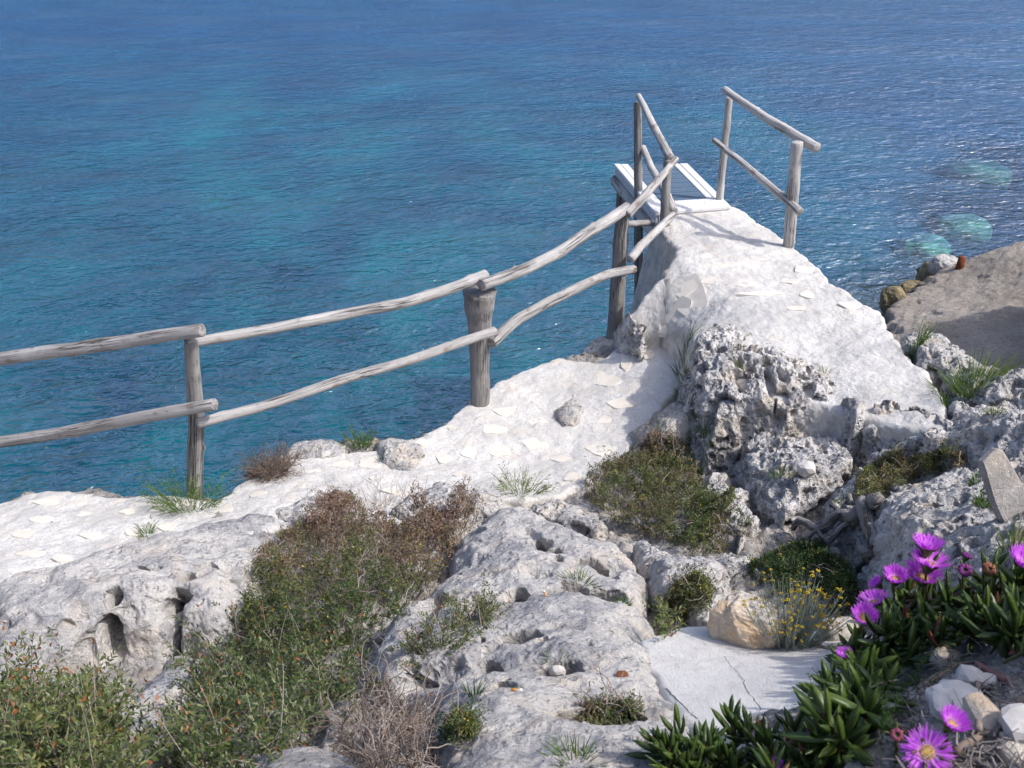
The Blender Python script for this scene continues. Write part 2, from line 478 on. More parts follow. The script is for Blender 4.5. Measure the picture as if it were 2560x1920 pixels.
def relief(P, kind, s):
    if kind == 'karst':
        m = smooth(-0.25, 0.25, fbm3(P, 1.7, s + 40, 2))
        D = 0.05 * fbm3(P, 2.6, s, 3) + 0.085 * (ridged3(P, 3.6, s + 3, 4) - 0.68) + 0.010 * fbm3(P, 22, s + 9, 4)
        D = D - 1.75 * pits3(P, 0.20, 0.85, 0.25, 0.52, s, 0.55, 0.4) * (0.45 + 0.55 * m) - 1.9 * pits3(P, 0.095, 0.9, 0.22, 0.5, s + 11, 0.5, 0.35) * (0.4 + 0.6 * m) - 1.7 * pits3(P, 0.045, 0.75, 0.22, 0.48, s + 21) * (0.3 + 0.7 * m)
        return D
    if kind == 'rough':
        return 0.05 * fbm3(P, 2.6, s, 3) + 0.035 * (ridged3(P, 5, s + 3, 4) - 0.6) + 0.012 * fbm3(P, 24, s + 9, 4) - 0.9 * pits3(P, 0.13, 0.45, 0.15, 0.42, s) - 0.9 * pits3(P, 0.05, 0.4, 0.15, 0.42, s + 4)
    if kind == 'smooth':
        m = smooth(-0.1, 0.35, fbm3(P, 1.5, s + 40, 2))
        return 0.055 * fbm3(P, 2.2, s, 3) + 0.045 * (ridged3(P, 3.0, s + 3, 3) - 0.66) + 0.008 * fbm3(P, 13, s + 5, 4) + 0.003 * fbm3(P, 50, s + 9, 3) - 0.55 * pits3(P, 0.30, 0.45, 0.25, 0.5, s + 12, 1.0) - 0.9 * (0.25 + 0.75 * m) * pits3(P, 0.11, 0.45, 0.15, 0.45, s + 6, 0.6) - 0.9 * (0.3 + 0.7 * m) * pits3(P, 0.035, 0.3, 0.15, 0.42, s + 8)
    u, v = P[0], P[1]
    if kind == 'cement':
        e = 0.5 + 0.5 * fbm(u * 2.3, v * 2.3, s + 8, 2)
        return 0.022 * fbm(u * 3, v * 3, s, 3) + 0.012 * fbm3(P, 11, s + 3, 3) + e * 0.008 * fbm3(P, 38, s + 5, 3)
    if kind == 'flat':
        return 0.012 * fbm(u * 2.2, v * 2.2, s, 3) + 0.002 * fbm(u * 22, v * 22, s + 3, 4)
    if kind == 'shore':
        return 0.10 * fbm(u * 0.9, v * 0.9, s, 5) + 0.04 * (ridged(u * 1.7, v * 1.7, s + 2, 4) - 0.65) + 0.03 * fbm3(P, 7, s + 3, 4) - 0.35 * pits(u, v, 0.35, 0.2, 0.1, 0.4, s)
    if kind == 'ground':
        return 0.06 * fbm(u * 2.1, v * 2.1, s, 4) + 0.08 * (ridged(u * 3.4, v * 3.4, s + 2, 4) - 0.66) + 0.016 * fbm3(P, 20, s + 4, 3) - 1.0 * pits(u + 0.6 * P[2], v, 0.17, 0.6, 0.2, 0.5, s)  - 1.0 * pits(u + 0.6 * P[2], v, 0.075, 0.6, 0.2, 0.5, s + 3)
    return 0 * u
def sheet(name, L, kind, mat, px=1.15, py=1.15, holes=(), margin=None, zfloor=None, amp=1.0, th=None, rs=None, spread=True):
    """polar mesh around the camera's plumb line so that near ground is finer than far ground"""
    P = L.poly
    if margin is None: margin = max(0.12, 0.9 / L.slope)
    if th is None:
        a = np.arctan2(P[:, 0], P[:, 1]); r = np.hypot(P[:, 0], P[:, 1])
        r0, r1 = max(0.3, r.min() - margin), r.max() + margin
        q = sdf(np.array([0.0]), np.array([0.0]), P)[0]
        a0, a1 = a.min() - margin / r.min(), a.max() + margin / r.min()
        th = np.arange(a0, a1, px / 983.0)
        rs = np.exp(np.arange(math.log(r0), math.log(r1), py * 1.55 / 983.0))
    R, A = np.meshgrid(rs, th, indexing='ij')
    X, Y = R * np.sin(A), R * np.cos(A)
    d = L.dist(X, Y)
    z = L.height(X, Y, d)
    if len(rs) > 8 and spread:                    # even spacing along each sight line's profile, so that steep faces get rows too
        ds = np.hypot(np.diff(R, axis=0), 0.8 * np.diff(z, axis=0)) + 1e-9
        ds = np.where((d[1:] < margin) & (z[1:] > L.zmin - 0.9), ds, np.diff(R, axis=0) * 0.15) / (R[1:] ** 1.3)
        S = np.vstack([np.zeros((1, R.shape[1])), np.cumsum(ds, axis=0)])
        for _ in range(3):                        # neighbouring columns share their spacing
            S[:, 1:-1] = 0.25 * S[:, :-2] + 0.5 * S[:, 1:-1] + 0.25 * S[:, 2:]
        nr = int(len(rs) * 1.15)
        R2 = np.empty((nr, R.shape[1])); f = np.linspace(0, 1, nr)
        for j in range(R.shape[1]):
            R2[:, j] = np.interp(f * S[-1, j], S[:, j], R[:, j])
        R = R2; A = np.repeat(th[None, :], nr, 0)
        X, Y = R * np.sin(A), R * np.cos(A)
        d = L.dist(X, Y); z = L.height(X, Y, d)
    G = np.stack([X, Y, z], -1)
    gr, gt = np.gradient(G, axis=0), np.gradient(G, axis=1)
    N = np.cross(gt, gr); N /= np.linalg.norm(N, axis=-1)[..., None] + 1e-12
    N[N[..., 2] < 0] *= -1
    D = np.zeros_like(X); sel = d < margin + 0.05
    D[sel] = amp * relief((X[sel], Y[sel], z[sel]), kind, L.seed)
    for (hx, hy, rx, ry, dep) in holes:
        # hole centre on the sheet
        t = np.linspace(0.8, 16, 1500); q = ray(hx, hy); pts = np.array([0, 0, CAMZ])[None] + t[:, None] * q[None]
        hz = L.height(pts[:, 0], pts[:, 1]); k = np.argmax(pts[:, 2] < hz); c = pts[k]
        m = pxm(hx, hy, c); ax, ay = rx * m, ry * m / 0.72
        wx = (X - c[0]) / ax + 0.45 * perlin(X * 0.55 / ax, Y * 0.55 / ay, 3) + 0.15 * perlin(X * 1.6 / ax, Y * 1.6 / ay, 8)
        wy = (Y - c[1]) / ay + 0.45 * perlin(X * 0.55 / ax + 7, Y * 0.55 / ay, 5) + 0.15 * perlin(X * 1.6 / ax, Y * 1.6 / ay, 9)
        q2 = wx ** 2 + wy ** 2
        D = D - 2.3 * dep * np.clip(1 - q2 * 0.9, 0, 1) ** 0.55 - 0.45 * dep * np.exp(-q2 / 2.2)
    G = G + N * D[..., None]
    if kind in ('karst', 'smooth', 'rough'):       # hollows eat in under their inland-to-sea rim
        dip = np.clip(-D - 0.025, 0, 0.22)
        G[..., 1] += 0.55 * dip; G[..., 0] += 0.20 * dip
    ok = (d < margin)
    if zfloor is not None: ok &= G[..., 2] > zfloor
    ii = np.arange(R.size).reshape(R.shape)
    Q = np.stack([ii[:-1, :-1], ii[:-1, 1:], ii[1:, 1:], ii[1:, :-1]], -1).reshape(-1, 4)
    keep = (ok[:-1, :-1] & ok[1:, 1:] & ok[:-1, 1:] & ok[1:, :-1]).ravel()
    Q = Q[keep]
    used = np.unique(Q); mp = np.zeros(R.size, np.int64); mp[used] = np.arange(len(used))
    V = G.reshape(-1, 3)[used]; Q = mp[Q]
    c = V.mean(0); base = np.array([c[0], c[1], V[:, 2].min()])
    me = mesh_np(name, recentre(V, base), [Q[:, ::-1]], mat)
    return obj(name, me, loc=base)

# --- ground sheet (bedrock and soil between the outcrops; its seaward rim falls off as a cliff)
L_GROUND = Layer([('w', -14, 7, 2.6), ('w', -8, 5.6, 2.5), ('w', -4.6, 5.1, 2.5), (0, 1246, 2.48), (135, 1220, 2.46), (300, 1224, 2.46), (430, 1226, 2.44), (560, 1230, 2.43),
                  (600, 1190, 2.40), (700, 1138, 2.36), (760, 1098, 2.35), (900, 1090, 2.33), (1045, 1082, 2.31), (1090, 1056, 2.28), (1160, 1000, 2.26),
                  (1230, 955, 2.24), (1280, 930, 2.23), (1350, 902, 2.22), (1400, 884, 2.22), (1460, 884, 2.22), (1540, 850, 2.25),
                  ('w', 1.6, 7.2, 2.3), ('w', 2.2, 6.7, 2.4), (2330, 850, 2.95), (2460, 900, 3.05), (2560, 930, 3.12), ('w', 4.4, 5.6, 3.3), ('w', 7, 6.2, 3.4), ('w', 14, 7, 3.8),
                  ('w', 16, -10, 5.5), ('w', -16, -10, 5.5)],
                 [(485, 1260, 2.46), (1000, 1180, 2.36), (1300, 1130, 2.30), (1500, 950, 2.28), (1000, 1240, 2.45), (500, 1300, 2.55), (1700, 880, 2.4),
                  (0, 1480, 2.78), (200, 1650, 2.75), (400, 1645, 2.62), (560, 1620, 2.65), (700, 1500, 2.62), (900, 1420, 2.6), (1000, 1330, 2.52), (1300, 1290, 2.45), (1120, 1330, 2.55),
                  (850, 1620, 2.95), (500, 1800, 3.1), (150, 1800, 3.4), (800, 1780, 3.3), (700, 1900, 3.55), (1280, 1900, 3.8), (1000, 1800, 3.55),
                  (1500, 1200, 2.42), (1700, 1180, 2.46), (1600, 1320, 2.62), (1750, 1330, 2.68), (1700, 1450, 2.9), (1900, 1400, 2.8), (1950, 1320, 2.72), (2080, 1400, 2.95), (1950, 1500, 3.05),
                  (1850, 1700, 3.40), (2100, 1550, 3.1), (1720, 1120, 2.46), (1850, 1110, 2.5), (2000, 1060, 2.6), (2120, 1060, 2.65), (2150, 1200, 2.8), (2300, 1150, 3.05), (2500, 1140, 3.2),
                  (2150, 1330, 2.95), (2300, 1420, 3.3), (2450, 1400, 3.5), (2560, 1480, 4.0), (2350, 1560, 3.86), (2200, 1700, 3.78), (2400, 1700, 4.3), (2250, 1880, 4.42), (2500, 1850, 4.55), (2000, 1890, 4.1),
                  (2300, 950, 2.9), (2450, 960, 3.1), ('w', 0, 0.4, 4.45), ('w', 0, -3, 4.6), ('w', 1.5, 0.8, 4.65), ('w', -1.5, 1.0, 4.3), ('w', -5, 2, 3.9), ('w', 5, 2.5, 4.6), ('w', -9, 3, 3.6), ('w', 9, 2, 5.0)],
                 slope=5.0, rr=0.10, edge=0.05)
th = np.concatenate([np.linspace(-math.pi, -0.70, 60, endpoint=False), np.arange(-0.70, 0.70, 2.2 / 983.0), np.linspace(0.70, math.pi, 60)])
rs = np.concatenate([np.geomspace(0.02, 1.3, 40, endpoint=False), np.exp(np.arange(math.log(1.3), math.log(9.5), 2.6 * 1.5 / 983.0)), np.geomspace(9.5, 19, 40)])
ground = tag(sheet('ground', L_GROUND, 'ground', M_GROUND, th=th, rs=rs, margin=0.75, spread=False), kind='structure')

L_PATH = Layer([('w', -8, 5.35, 2.62), ('w', -4.6, 4.95, 2.58), (0, 1256, 2.55), (60, 1234, 2.54), (135, 1228, 2.53), (300, 1240, 2.53), (430, 1234, 2.51), (540, 1252, 2.51), (575, 1230, 2.49), (620, 1197, 2.46),
                (700, 1152, 2.43), (780, 1130, 2.41), (900, 1128, 2.39), (1040, 1092, 2.37), (1090, 1062, 2.35), (1160, 1010, 2.32), (1230, 962, 2.31), (1280, 938, 2.30), (1350, 908, 2.29),
                (1400, 892, 2.29), (1450, 898, 2.31), (1490, 905, 2.32), (1540, 868, 2.36), (1590, 850, 2.42), (1680, 848, 2.52), (1735, 845, 2.56),
                (1740, 900, 2.55), (1700, 965, 2.47), (1640, 1030, 2.43), (1600, 1100, 2.42), (1520, 1165, 2.43), (1470, 1215, 2.47), (1400, 1240, 2.49), (1250, 1250, 2.52),
                (1000, 1310, 2.60), (800, 1312, 2.62), (640, 1330, 2.66), (400, 1400, 2.76), (150, 1480, 2.86), (-80, 1540, 2.97), ('w', -5, 4.1, 2.9), ('w', -8, 4.4, 2.9)],
               [(1300, 1130, 2.36), (1450, 1000, 2.34), (1550, 960, 2.38), (700, 1230, 2.52), (1000, 1200, 2.44), (200, 1330, 2.66), (1200, 1090, 2.36)],
               slope=3.0, rr=0.04, edge=0.03)
path = tag(sheet('path', L_PATH, 'cement', M_CEM), kind='structure')

L_PROM = Layer([(1652, 522, 3.02), (1640, 560, 3.0), (1672, 600, 2.98), (1690, 640, 2.96), (1650, 690, 2.90), (1600, 745, 2.78), (1568, 790, 2.66), (1600, 832, 2.57), (1660, 818, 2.66), (1720, 822, 2.80),
                (1740, 900, 2.92), (1900, 985, 2.95), (2080, 1030, 3.0), (2200, 1060, 3.08), (2330, 1085, 3.2), (2380, 1060, 3.22), (2372, 1000, 3.16), (2330, 930, 3.12), (2270, 880, 3.1),
                (2235, 832, 3.08), (2200, 775, 3.05), (2130, 740, 3.03), (2060, 680, 3.01), (2003, 622, 2.97), (1918, 568, 2.98), (1838, 515, 3.02)],
               [(1760, 600, 3.0), (1900, 700, 2.99), (2050, 800, 3.02), (2000, 900, 3.0), (2200, 950, 3.1), (1700, 740, 2.87), (1800, 780, 2.95)],
               slope=5.0, rr=0.05, edge=0.035)
tag(sheet('path', L_PROM, 'cement', M_CEM, px=1.0, py=1.0, margin=0.75), kind='structure')

L_PATCH = Layer([(1590, 1600, 3.37), (1680, 1565, 3.355), (1760, 1556, 3.33), (1900, 1595, 3.36), (2000, 1580, 3.32), (2110, 1550, 3.32), (2220, 1600, 3.55), (2170, 1750, 3.85), (2020, 1880, 4.05),
                 (1860, 1890, 3.96), (1720, 1810, 3.78), (1640, 1710, 3.58)],
                [(1850, 1700, 3.58), (2000, 1700, 3.66)], slope=2.5, rr=0.03, edge=0.02)
tag(sheet('path', L_PATCH, 'flat', M_CEMS), kind='structure')

# --- rock outcrops, each a thing of its own
def outcrop(label, kind, mat, outline, inner=(), holes=(), slope=4.0, rr=0.08, edge=0.04, amp=1.0, px=None, group=None):
    if px is None: px = 0.85 if kind == 'karst' else 1.0
    L = Layer(outline, inner, slope, rr, edge)
    o = sheet('rock_outcrop', L, kind, mat, px=px, py=px, holes=holes, amp=amp)
    return tag(o, label, 'rock', group)
outcrop('broad smooth pale outcrop with dark hollows sprawling across the bottom centre', 'smooth', M_ROCKS,
        [(1230, 1262, 2.72), (1330, 1255, 2.72), (1390, 1290, 2.78), (1460, 1320, 2.85), (1560, 1345, 2.9), (1620, 1400, 3.0), (1640, 1500, 3.2), (1640, 1590, 3.42), (1690, 1700, 3.64), (1770, 1800, 3.84), (1860, 1880, 4.0),
         (1700, 1990, 4.12), (1300, 2000, 4.12), (1100, 1990, 4.06), (1090, 1850, 3.85), (1090, 1770, 3.68), (1030, 1725, 3.55), (918, 1683, 3.4), (905, 1600, 3.22), (977, 1516, 3.1), (1054, 1469, 3.05), (1109, 1403, 2.95), (1155, 1314, 2.8)],
        [(1300, 1400, 3.12), (1250, 1500, 3.30), (1450, 1500, 3.32), (1400, 1600, 3.5), (1550, 1600, 3.48), (1250, 1700, 3.72), (1500, 1760, 3.78), (1000, 1600, 3.32), (1350, 1320, 2.95)],
        [(1352, 1345, 30, 28, .09), (1385, 1366, 20, 16, .06), (1397, 1392, 12, 14, .06), (1482, 1400, 42, 26, .09), (1520, 1425, 30, 18, .05), (1440, 1462, 62, 34, .10), (1285, 1478, 42, 34, .10), (1376, 1470, 20, 20, .07),
         (1530, 1470, 48, 26, .09), (1180, 1597, 12, 14, .05), (1202, 1585, 8, 9, .04), (1212, 1648, 40, 44, .16), (1290, 1582, 52, 22, .06), (1358, 1598, 15, 13, .05), (1395, 1655, 58, 30, .08), (1470, 1617, 10, 9, .03),
         (1510, 1770, 95, 40, .12), (1250, 1700, 40, 20, .05), (1070, 1505, 40, 60, .09), (1040, 1580, 30, 34, .09), (1030, 1690, 34, 30, .1), (1265, 1686, 10, 8, .03), (1560, 1650, 8, 6, .03), (1420, 1780, 40, 26, .05), (1640, 1850, 60, 14, .05)],
        rr=0.16, edge=0.03, slope=3.2)
outcrop('grey lichened boulder with round holes in its front below the left fence', 'smooth', M_ROCKS,
        [(-80, 1445, 2.88), (60, 1402, 2.82), (200, 1372, 2.76), (340, 1327, 2.71), (480, 1292, 2.67), (620, 1264, 2.62), (730, 1264, 2.62), (710, 1330, 2.72), (650, 1400, 2.82), (610, 1470, 2.88), (560, 1525, 2.92),
         (440, 1520, 2.97), (340, 1500, 3.0), (230, 1515, 3.02), (120, 1560, 3.05), (30, 1640, 3.15), (-80, 1720, 3.25)],
        [(400, 1420, 2.96), (200, 1440, 2.93), (560, 1380, 2.82)],
        [(448, 1482, 24, 20, .14), (425, 1560, 26, 34, .16), (520, 1402, 24, 14, .06), (278, 1490, 18, 22, .06), (270, 1590, 24, 16, .07), (465, 1430, 20, 22, .04), (330, 1410, 30, 14, .03), (590, 1450, 16, 12, .03)],
        slope=2.6, rr=0.24, edge=0.04)
outcrop('deeply pitted grey crag standing between lower path and raised path', 'karst', M_ROCKD,
        [(1752, 835, 3.0), (1735, 910, 2.96), (1708, 970, 2.86), (1745, 1030, 2.82), (1800, 1000, 2.97), (1870, 988, 3.0), (1935, 1002, 3.0), (2045, 1028, 2.98), (2086, 992, 3.02), (2100, 965, 3.06), (2050, 905, 3.04), (1980, 868, 3.02),
         (1900, 838, 3.0), (1830, 806, 2.98), (1785, 798, 2.97)], [(1850, 900, 3.08), (1950, 940, 3.08), (1830, 860, 3.05), (1790, 930, 3.03)],
        [(1795, 870, 22, 16, .1), (1850, 938, 24, 22, .13), (1925, 945, 12, 40, .13), (1870, 905, 22, 12, .08), (1920, 898, 22, 10, .07), (1790, 1000, 22, 18, .08), (2040, 1010, 10, 16, .06), (1960, 985, 14, 12, .08)], slope=5.0, rr=0.06, edge=0.05)
outcrop('sloping pocked slab of grey rock below the pitted crag', 'karst', M_ROCKD,
        [(1888, 1082, 2.76), (2006, 1052, 2.74), (2079, 1089, 2.86), (2140, 1132, 2.96), (2105, 1190, 2.96), (2035, 1236, 2.92), (1963, 1285, 2.86), (1905, 1250, 2.8), (1870, 1185, 2.73), (1845, 1120, 2.7)],
        [(1980, 1130, 2.9), (1980, 1200, 2.93), (2060, 1140, 2.95)], [(2035, 1110, 12, 8, .06), (2055, 1122, 12, 10, .06), (1950, 1120, 12, 9, .06), (1990, 1180, 26, 12, .07), (1900, 1135, 9, 10, .06)], slope=4.0, rr=0.07, edge=0.05, amp=0.8)
outcrop('small jagged grey rock left of the pocked slab, behind the yellow tipped scrub', 'karst', M_ROCKD,
        [(1750, 1185, 2.58), (1820, 1172, 2.64), (1872, 1225, 2.74), (1895, 1300, 2.84), (1850, 1345, 2.84), (1790, 1300, 2.74)], [(1825, 1240, 2.76)], slope=4.0, rr=0.08, edge=0.05, amp=0.7)
outcrop('pitted honeycomb rock on the right, above the flowering cushion plant', 'karst', M_ROCKD,
        [(2187, 1122, 3.0), (2166, 1060, 3.05), (2186, 1004, 3.13), (2218, 984, 3.16), (2286, 996, 3.2), (2354, 1016, 3.22), (2384, 1046, 3.24), (2396, 1105, 3.24), (2354, 1123, 3.2), (2250, 1118, 3.1)], [(2270, 1060, 3.27), (2330, 1080, 3.27)],
        [(2225, 1048, 16, 12, .08), (2250, 1062, 26, 14, .1), (2240, 1018, 9, 6, .05), (2265, 1031, 12, 6, .05), (2360, 1068, 8, 7, .05), (2290, 1087, 14, 14, .07)], slope=5.0, rr=0.06, edge=0.03, amp=0.85)
outcrop('cream and grey crumbly rock at the right edge beside the raised path', 'karst', M_ROCK,
        [(2372, 992, 3.2), (2440, 1004, 3.26), (2560, 1000, 3.32), (2650, 1040, 3.42), (2650, 1135, 3.55), (2500, 1135, 3.42), (2400, 1132, 3.27), (2377, 1055, 3.22)], [(2500, 1065, 3.46), (2430, 1060, 3.36)], slope=4.0, rr=0.09, edge=0.05, amp=0.9)
outcrop('upright block wedged in the cleft between two pitted rocks', 'rough', M_ROCKD,
        [(2112, 978, 3.12), (2150, 985, 3.14), (2172, 1003, 3.14), (2166, 1042, 3.08), (2140, 1052, 3.07), (2112, 1032, 3.06)], [(2140, 1010, 3.16)], slope=6.0, rr=0.06, edge=0.015, amp=0.5)
outcrop('low cream rock with grass on the seaward right edge', 'karst', M_ROCK,
        [(2252, 866, 3.08), (2268, 828, 3.08), (2340, 826, 3.12), (2400, 866, 3.17), (2460, 898, 3.2), (2530, 918, 3.25), (2650, 938, 3.35), (2650, 1012, 3.42), (2500, 1005, 3.32), (2400, 985, 3.22), (2350, 935, 3.14), (2290, 908, 3.11)],
        [(2330, 865, 3.19), (2430, 940, 3.26), (2540, 960, 3.38)], slope=5.0, rr=0.06, edge=0.05, amp=0.75)
outcrop('big grey weathered rock rising behind the magenta flowers', 'karst', M_ROCK,
        [(2172, 1248, 3.25), (2185, 1190, 3.22), (2241, 1192, 3.26), (2290, 1190, 3.3), (2354, 1162, 3.36), (2399, 1156, 3.4), (2444, 1142, 3.42), (2512, 1134, 3.48), (2560, 1116, 3.52), (2660, 1120, 3.7), (2680, 1450, 4.2), (2560, 1470, 4.08),
         (2440, 1470, 3.88), (2340, 1455, 3.7), (2287, 1388, 3.58), (2212, 1302, 3.4)], [(2300, 1250, 3.48), (2420, 1230, 3.58), (2420, 1340, 3.75), (2550, 1250, 3.75), (2300, 1330, 3.55)],
        [(2340, 1216, 26, 16, .09), (2205, 1230, 14, 12, .07), (2245, 1235, 8, 8, .05), (2390, 1190, 10, 6, .05), (2410, 1188, 10, 6, .05), (2330, 1260, 20, 8, .05), (2440, 1300, 34, 6, .05)], slope=3.4, rr=0.10, edge=0.04, amp=0.75)
outcrop('knobbly rock between the centre outcrop and the yellow flowered plant', 'rough', M_ROCK,
        [(1585, 1338, 2.86), (1660, 1360, 2.92), (1720, 1390, 2.98), (1790, 1388, 2.98), (1855, 1430, 3.08), (1835, 1500, 3.15), (1770, 1535, 3.2), (1700, 1495, 3.12), (1640, 1470, 3.08), (1605, 1400, 2.98)], [(1650, 1400, 3.05), (1780, 1440, 3.16)], slope=3.5, rr=0.09, edge=0.04)
outcrop('low weathered rock ridge at the path edge above the heathery scrub', 'rough', M_ROCK,
        [(960, 1275, 2.6), (1020, 1228, 2.57), (1100, 1198, 2.54), (1200, 1208, 2.54), (1262, 1235, 2.58), (1240, 1268, 2.66), (1150, 1292, 2.68), (1050, 1302, 2.66)], [(1120, 1245, 2.67)], slope=3.0, rr=0.08, edge=0.04)
outcrop('flat grey rock between path and scrub left of the ridge', 'rough', M_ROCKD,
        [(690, 1262, 2.6), (760, 1240, 2.57), (850, 1228, 2.54), (905, 1245, 2.57), (890, 1295, 2.63), (780, 1312, 2.66), (700, 1305, 2.64)], [(800, 1270, 2.66)], slope=3.0, rr=0.07, edge=0.04, amp=0.8)
outcrop('cream knobbly rock bulging from the outer path edge right of the dry bush', 'rough', M_ROCK,
        [(925, 1100, 2.39), (1000, 1090, 2.37), (1050, 1100, 2.37), (1064, 1150, 2.42), (1030, 1178, 2.44), (965, 1172, 2.44)], [(1000, 1125, 2.47)], slope=4.0, rr=0.07, edge=0.03, amp=0.8)
outcrop('pale rock lump on the path edge beside the dry brown bush', 'rough', M_ROCK,
        [(690, 1155, 2.43), (735, 1100, 2.41), (830, 1093, 2.4), (880, 1112, 2.41), (800, 1145, 2.44)], [(780, 1115, 2.47)], slope=4.0, rr=0.06, edge=0.03, amp=0.8)
outcrop('narrow cream rock poking up through the paving in mid path', 'rough', M_ROCK,
        [(1385, 1022, 2.35), (1410, 1000, 2.35), (1442, 970, 2.34), (1462, 1012, 2.37), (1442, 1066, 2.39), (1402, 1062, 2.38)], [(1428, 1020, 2.42)], slope=2.0, rr=0.06, edge=0.02, amp=0.5)
outcrop('whitewashed ledge holding the fence post nearest the jetty', 'rough', M_ROCK,
        [(1452, 876, 2.12), (1478, 838, 2.10), (1530, 826, 2.10), (1560, 850, 2.14), (1530, 900, 2.18), (1466, 906, 2.17)], [(1505, 865, 2.2)], slope=5.0, rr=0.09, edge=0.03, amp=0.7)
outcrop('dark crumbling rock under the raised path tip beside the last fence post', 'karst', M_ROCKD,
        [(1538, 800, 2.55), (1575, 765, 2.76), (1612, 790, 2.8), (1610, 840, 2.66), (1572, 872, 2.45), (1545, 852, 2.46)], [(1575, 815, 2.74)], slope=5.0, rr=0.06, edge=0.04, amp=0.6)
outcrop('brownish low rock foot at the bend of the lower path', 'rough', M_GROUND,
        [(1575, 1075, 2.44), (1650, 1030, 2.52), (1702, 985, 2.7), (1725, 1050, 2.7), (1690, 1115, 2.58), (1600, 1125, 2.47)], [(1660, 1070, 2.68)], slope=4.0, rr=0.09, edge=0.04, amp=0.8)
outcrop('narrow bluish rock slab between the two leafy shrubs at lower left', 'smooth', M_ROCKD,
        [(400, 1645, 2.86), (470, 1625, 2.86), (510, 1665, 2.94), (450, 1750, 3.14), (340, 1845, 3.4), (240, 1880, 3.46), (270, 1780, 3.2), (370, 1705, 3.02)], [(420, 1700, 3.06)], slope=3.0, rr=0.08, edge=0.03, amp=0.6)
outcrop('rounded grey rock at the bottom edge below the dry twigs', 'smooth', M_ROCKS,
        [(600, 1890, 3.62), (700, 1872, 3.6), (800, 1862, 3.6), (900, 1895, 3.7), (940, 1990, 3.9), (600, 1990, 3.85)], [(760, 1910, 3.74)], slope=3.0, rr=0.1, edge=0.03, amp=0.6)

outcrop('jagged grey rock at the foot of the crag joining it to the pocked slab', 'karst', M_ROCKD,
        [(1735, 1085, 2.58), (1850, 1080, 2.64), (1990, 1062, 2.68), (2085, 1045, 2.76), (2120, 1075, 2.8), (2070, 1098, 2.78), (1990, 1085, 2.74), (1880, 1110, 2.7), (1780, 1130, 2.62)], [(1900, 1085, 2.76)], slope=3.0, rr=0.07, edge=0.07, amp=0.8)
outcrop('broken grey rocks between the pocked slab and the cushion plant', 'karst', M_ROCKD,
        [(2060, 1240, 2.86), (2110, 1200, 2.94), (2150, 1160, 2.98), (2180, 1180, 3.04), (2170, 1250, 3.04), (2130, 1300, 3.0), (2060, 1300, 2.92)], [(2110, 1245, 3.0)], slope=3.0, rr=0.07, edge=0.06, amp=0.7)
outcrop('rough low rock beside the path between the two heathy bushes', 'karst', M_ROCK,
        [(1290, 1262, 2.54), (1380, 1250, 2.53), (1460, 1240, 2.52), (1500, 1290, 2.58), (1560, 1335, 2.68), (1480, 1330, 2.7), (1390, 1285, 2.62)], [(1420, 1275, 2.64)], slope=2.5, rr=0.07, edge=0.06, amp=0.7)
outcrop('crumbly grey rock patch between the green bush and the small jagged rock', 'karst', M_ROCKD,
        [(1640, 1395, 2.82), (1720, 1400, 2.86), (1800, 1375, 2.86), (1880, 1380, 2.9), (1900, 1420, 2.96), (1800, 1420, 2.96), (1700, 1415, 2.92)], [(1800, 1395, 2.94)], slope=2.5, rr=0.07, edge=0.06, amp=0.6)

# --- brown shore rock near sea level at the right
L_SHORE = Layer([(2205, 800, 0.35), (2232, 742, 0.30), (2290, 712, 0.32), (2330, 676, 0.32), (2400, 662, 0.36), (2475, 652, 0.4), (2500, 628, 0.6), (2560, 612, 0.7), (2800, 575, 0.7), (3100, 560, .8), ('w', 14, 9, 1.6), ('w', 9, 5.5, 2.2), ('w', 4, 6.0, 1.8), ('w', 3.6, 7.5, 1.0)],
                [(2450, 740, 0.56), (2560, 690, 0.8), (2350, 800, 0.6), (2500, 850, 0.85)], slope=1.6, rr=0.2, edge=0.14)
t = NT('shore_rock'); p = t.pos()
c = t.mix(t.rng(t.noise(p, 1.1, 5, 0.6), 0.35, 0.65), (0.31, 0.27, 0.225), (0.44, 0.39, 0.335))
c = t.mix(t.rng(t.noise(p, 24.0, 5, 0.75), 0.48, 0.66, 0, 0.8), c, (0.16, 0.135, 0.11))
c = t.mix(t.rng(t.noise(p, 60.0, 3, 0.75), 0.58, 0.68, 0, 0.7), c, (0.55, 0.50, 0.44))
c = t.mix(t.rng(t.noise(p, 2.3, 6, 0.7, 0.6), 0.66, 0.72, 0, 0.8), c, (0.60, 0.55, 0.50))
z = t.n('SeparateXYZ'); t.l(p, z.inputs[0])
c = t.mix(t.rng(t.math('ADD', z.outputs['Z'], t.rng(t.noise(p, 3.0, 4), 0, 1, -0.12, 0.12)), 0.14, 0.34, 1.0, 0.0), c, (0.075, 0.062, 0.035))
M_SHORE = t.set(base=c, rough=0.9, normal=t.bump(t.math('ADD', t.noise(p, 30, 6, 0.75), t.noise(p, 5, 5, 0.7)), 0.7, 0.05), spec=0.2)
tag(sheet('shore', L_SHORE, 'shore', M_SHORE, px=1.3, py=1.0, margin=0.7), kind='structure')

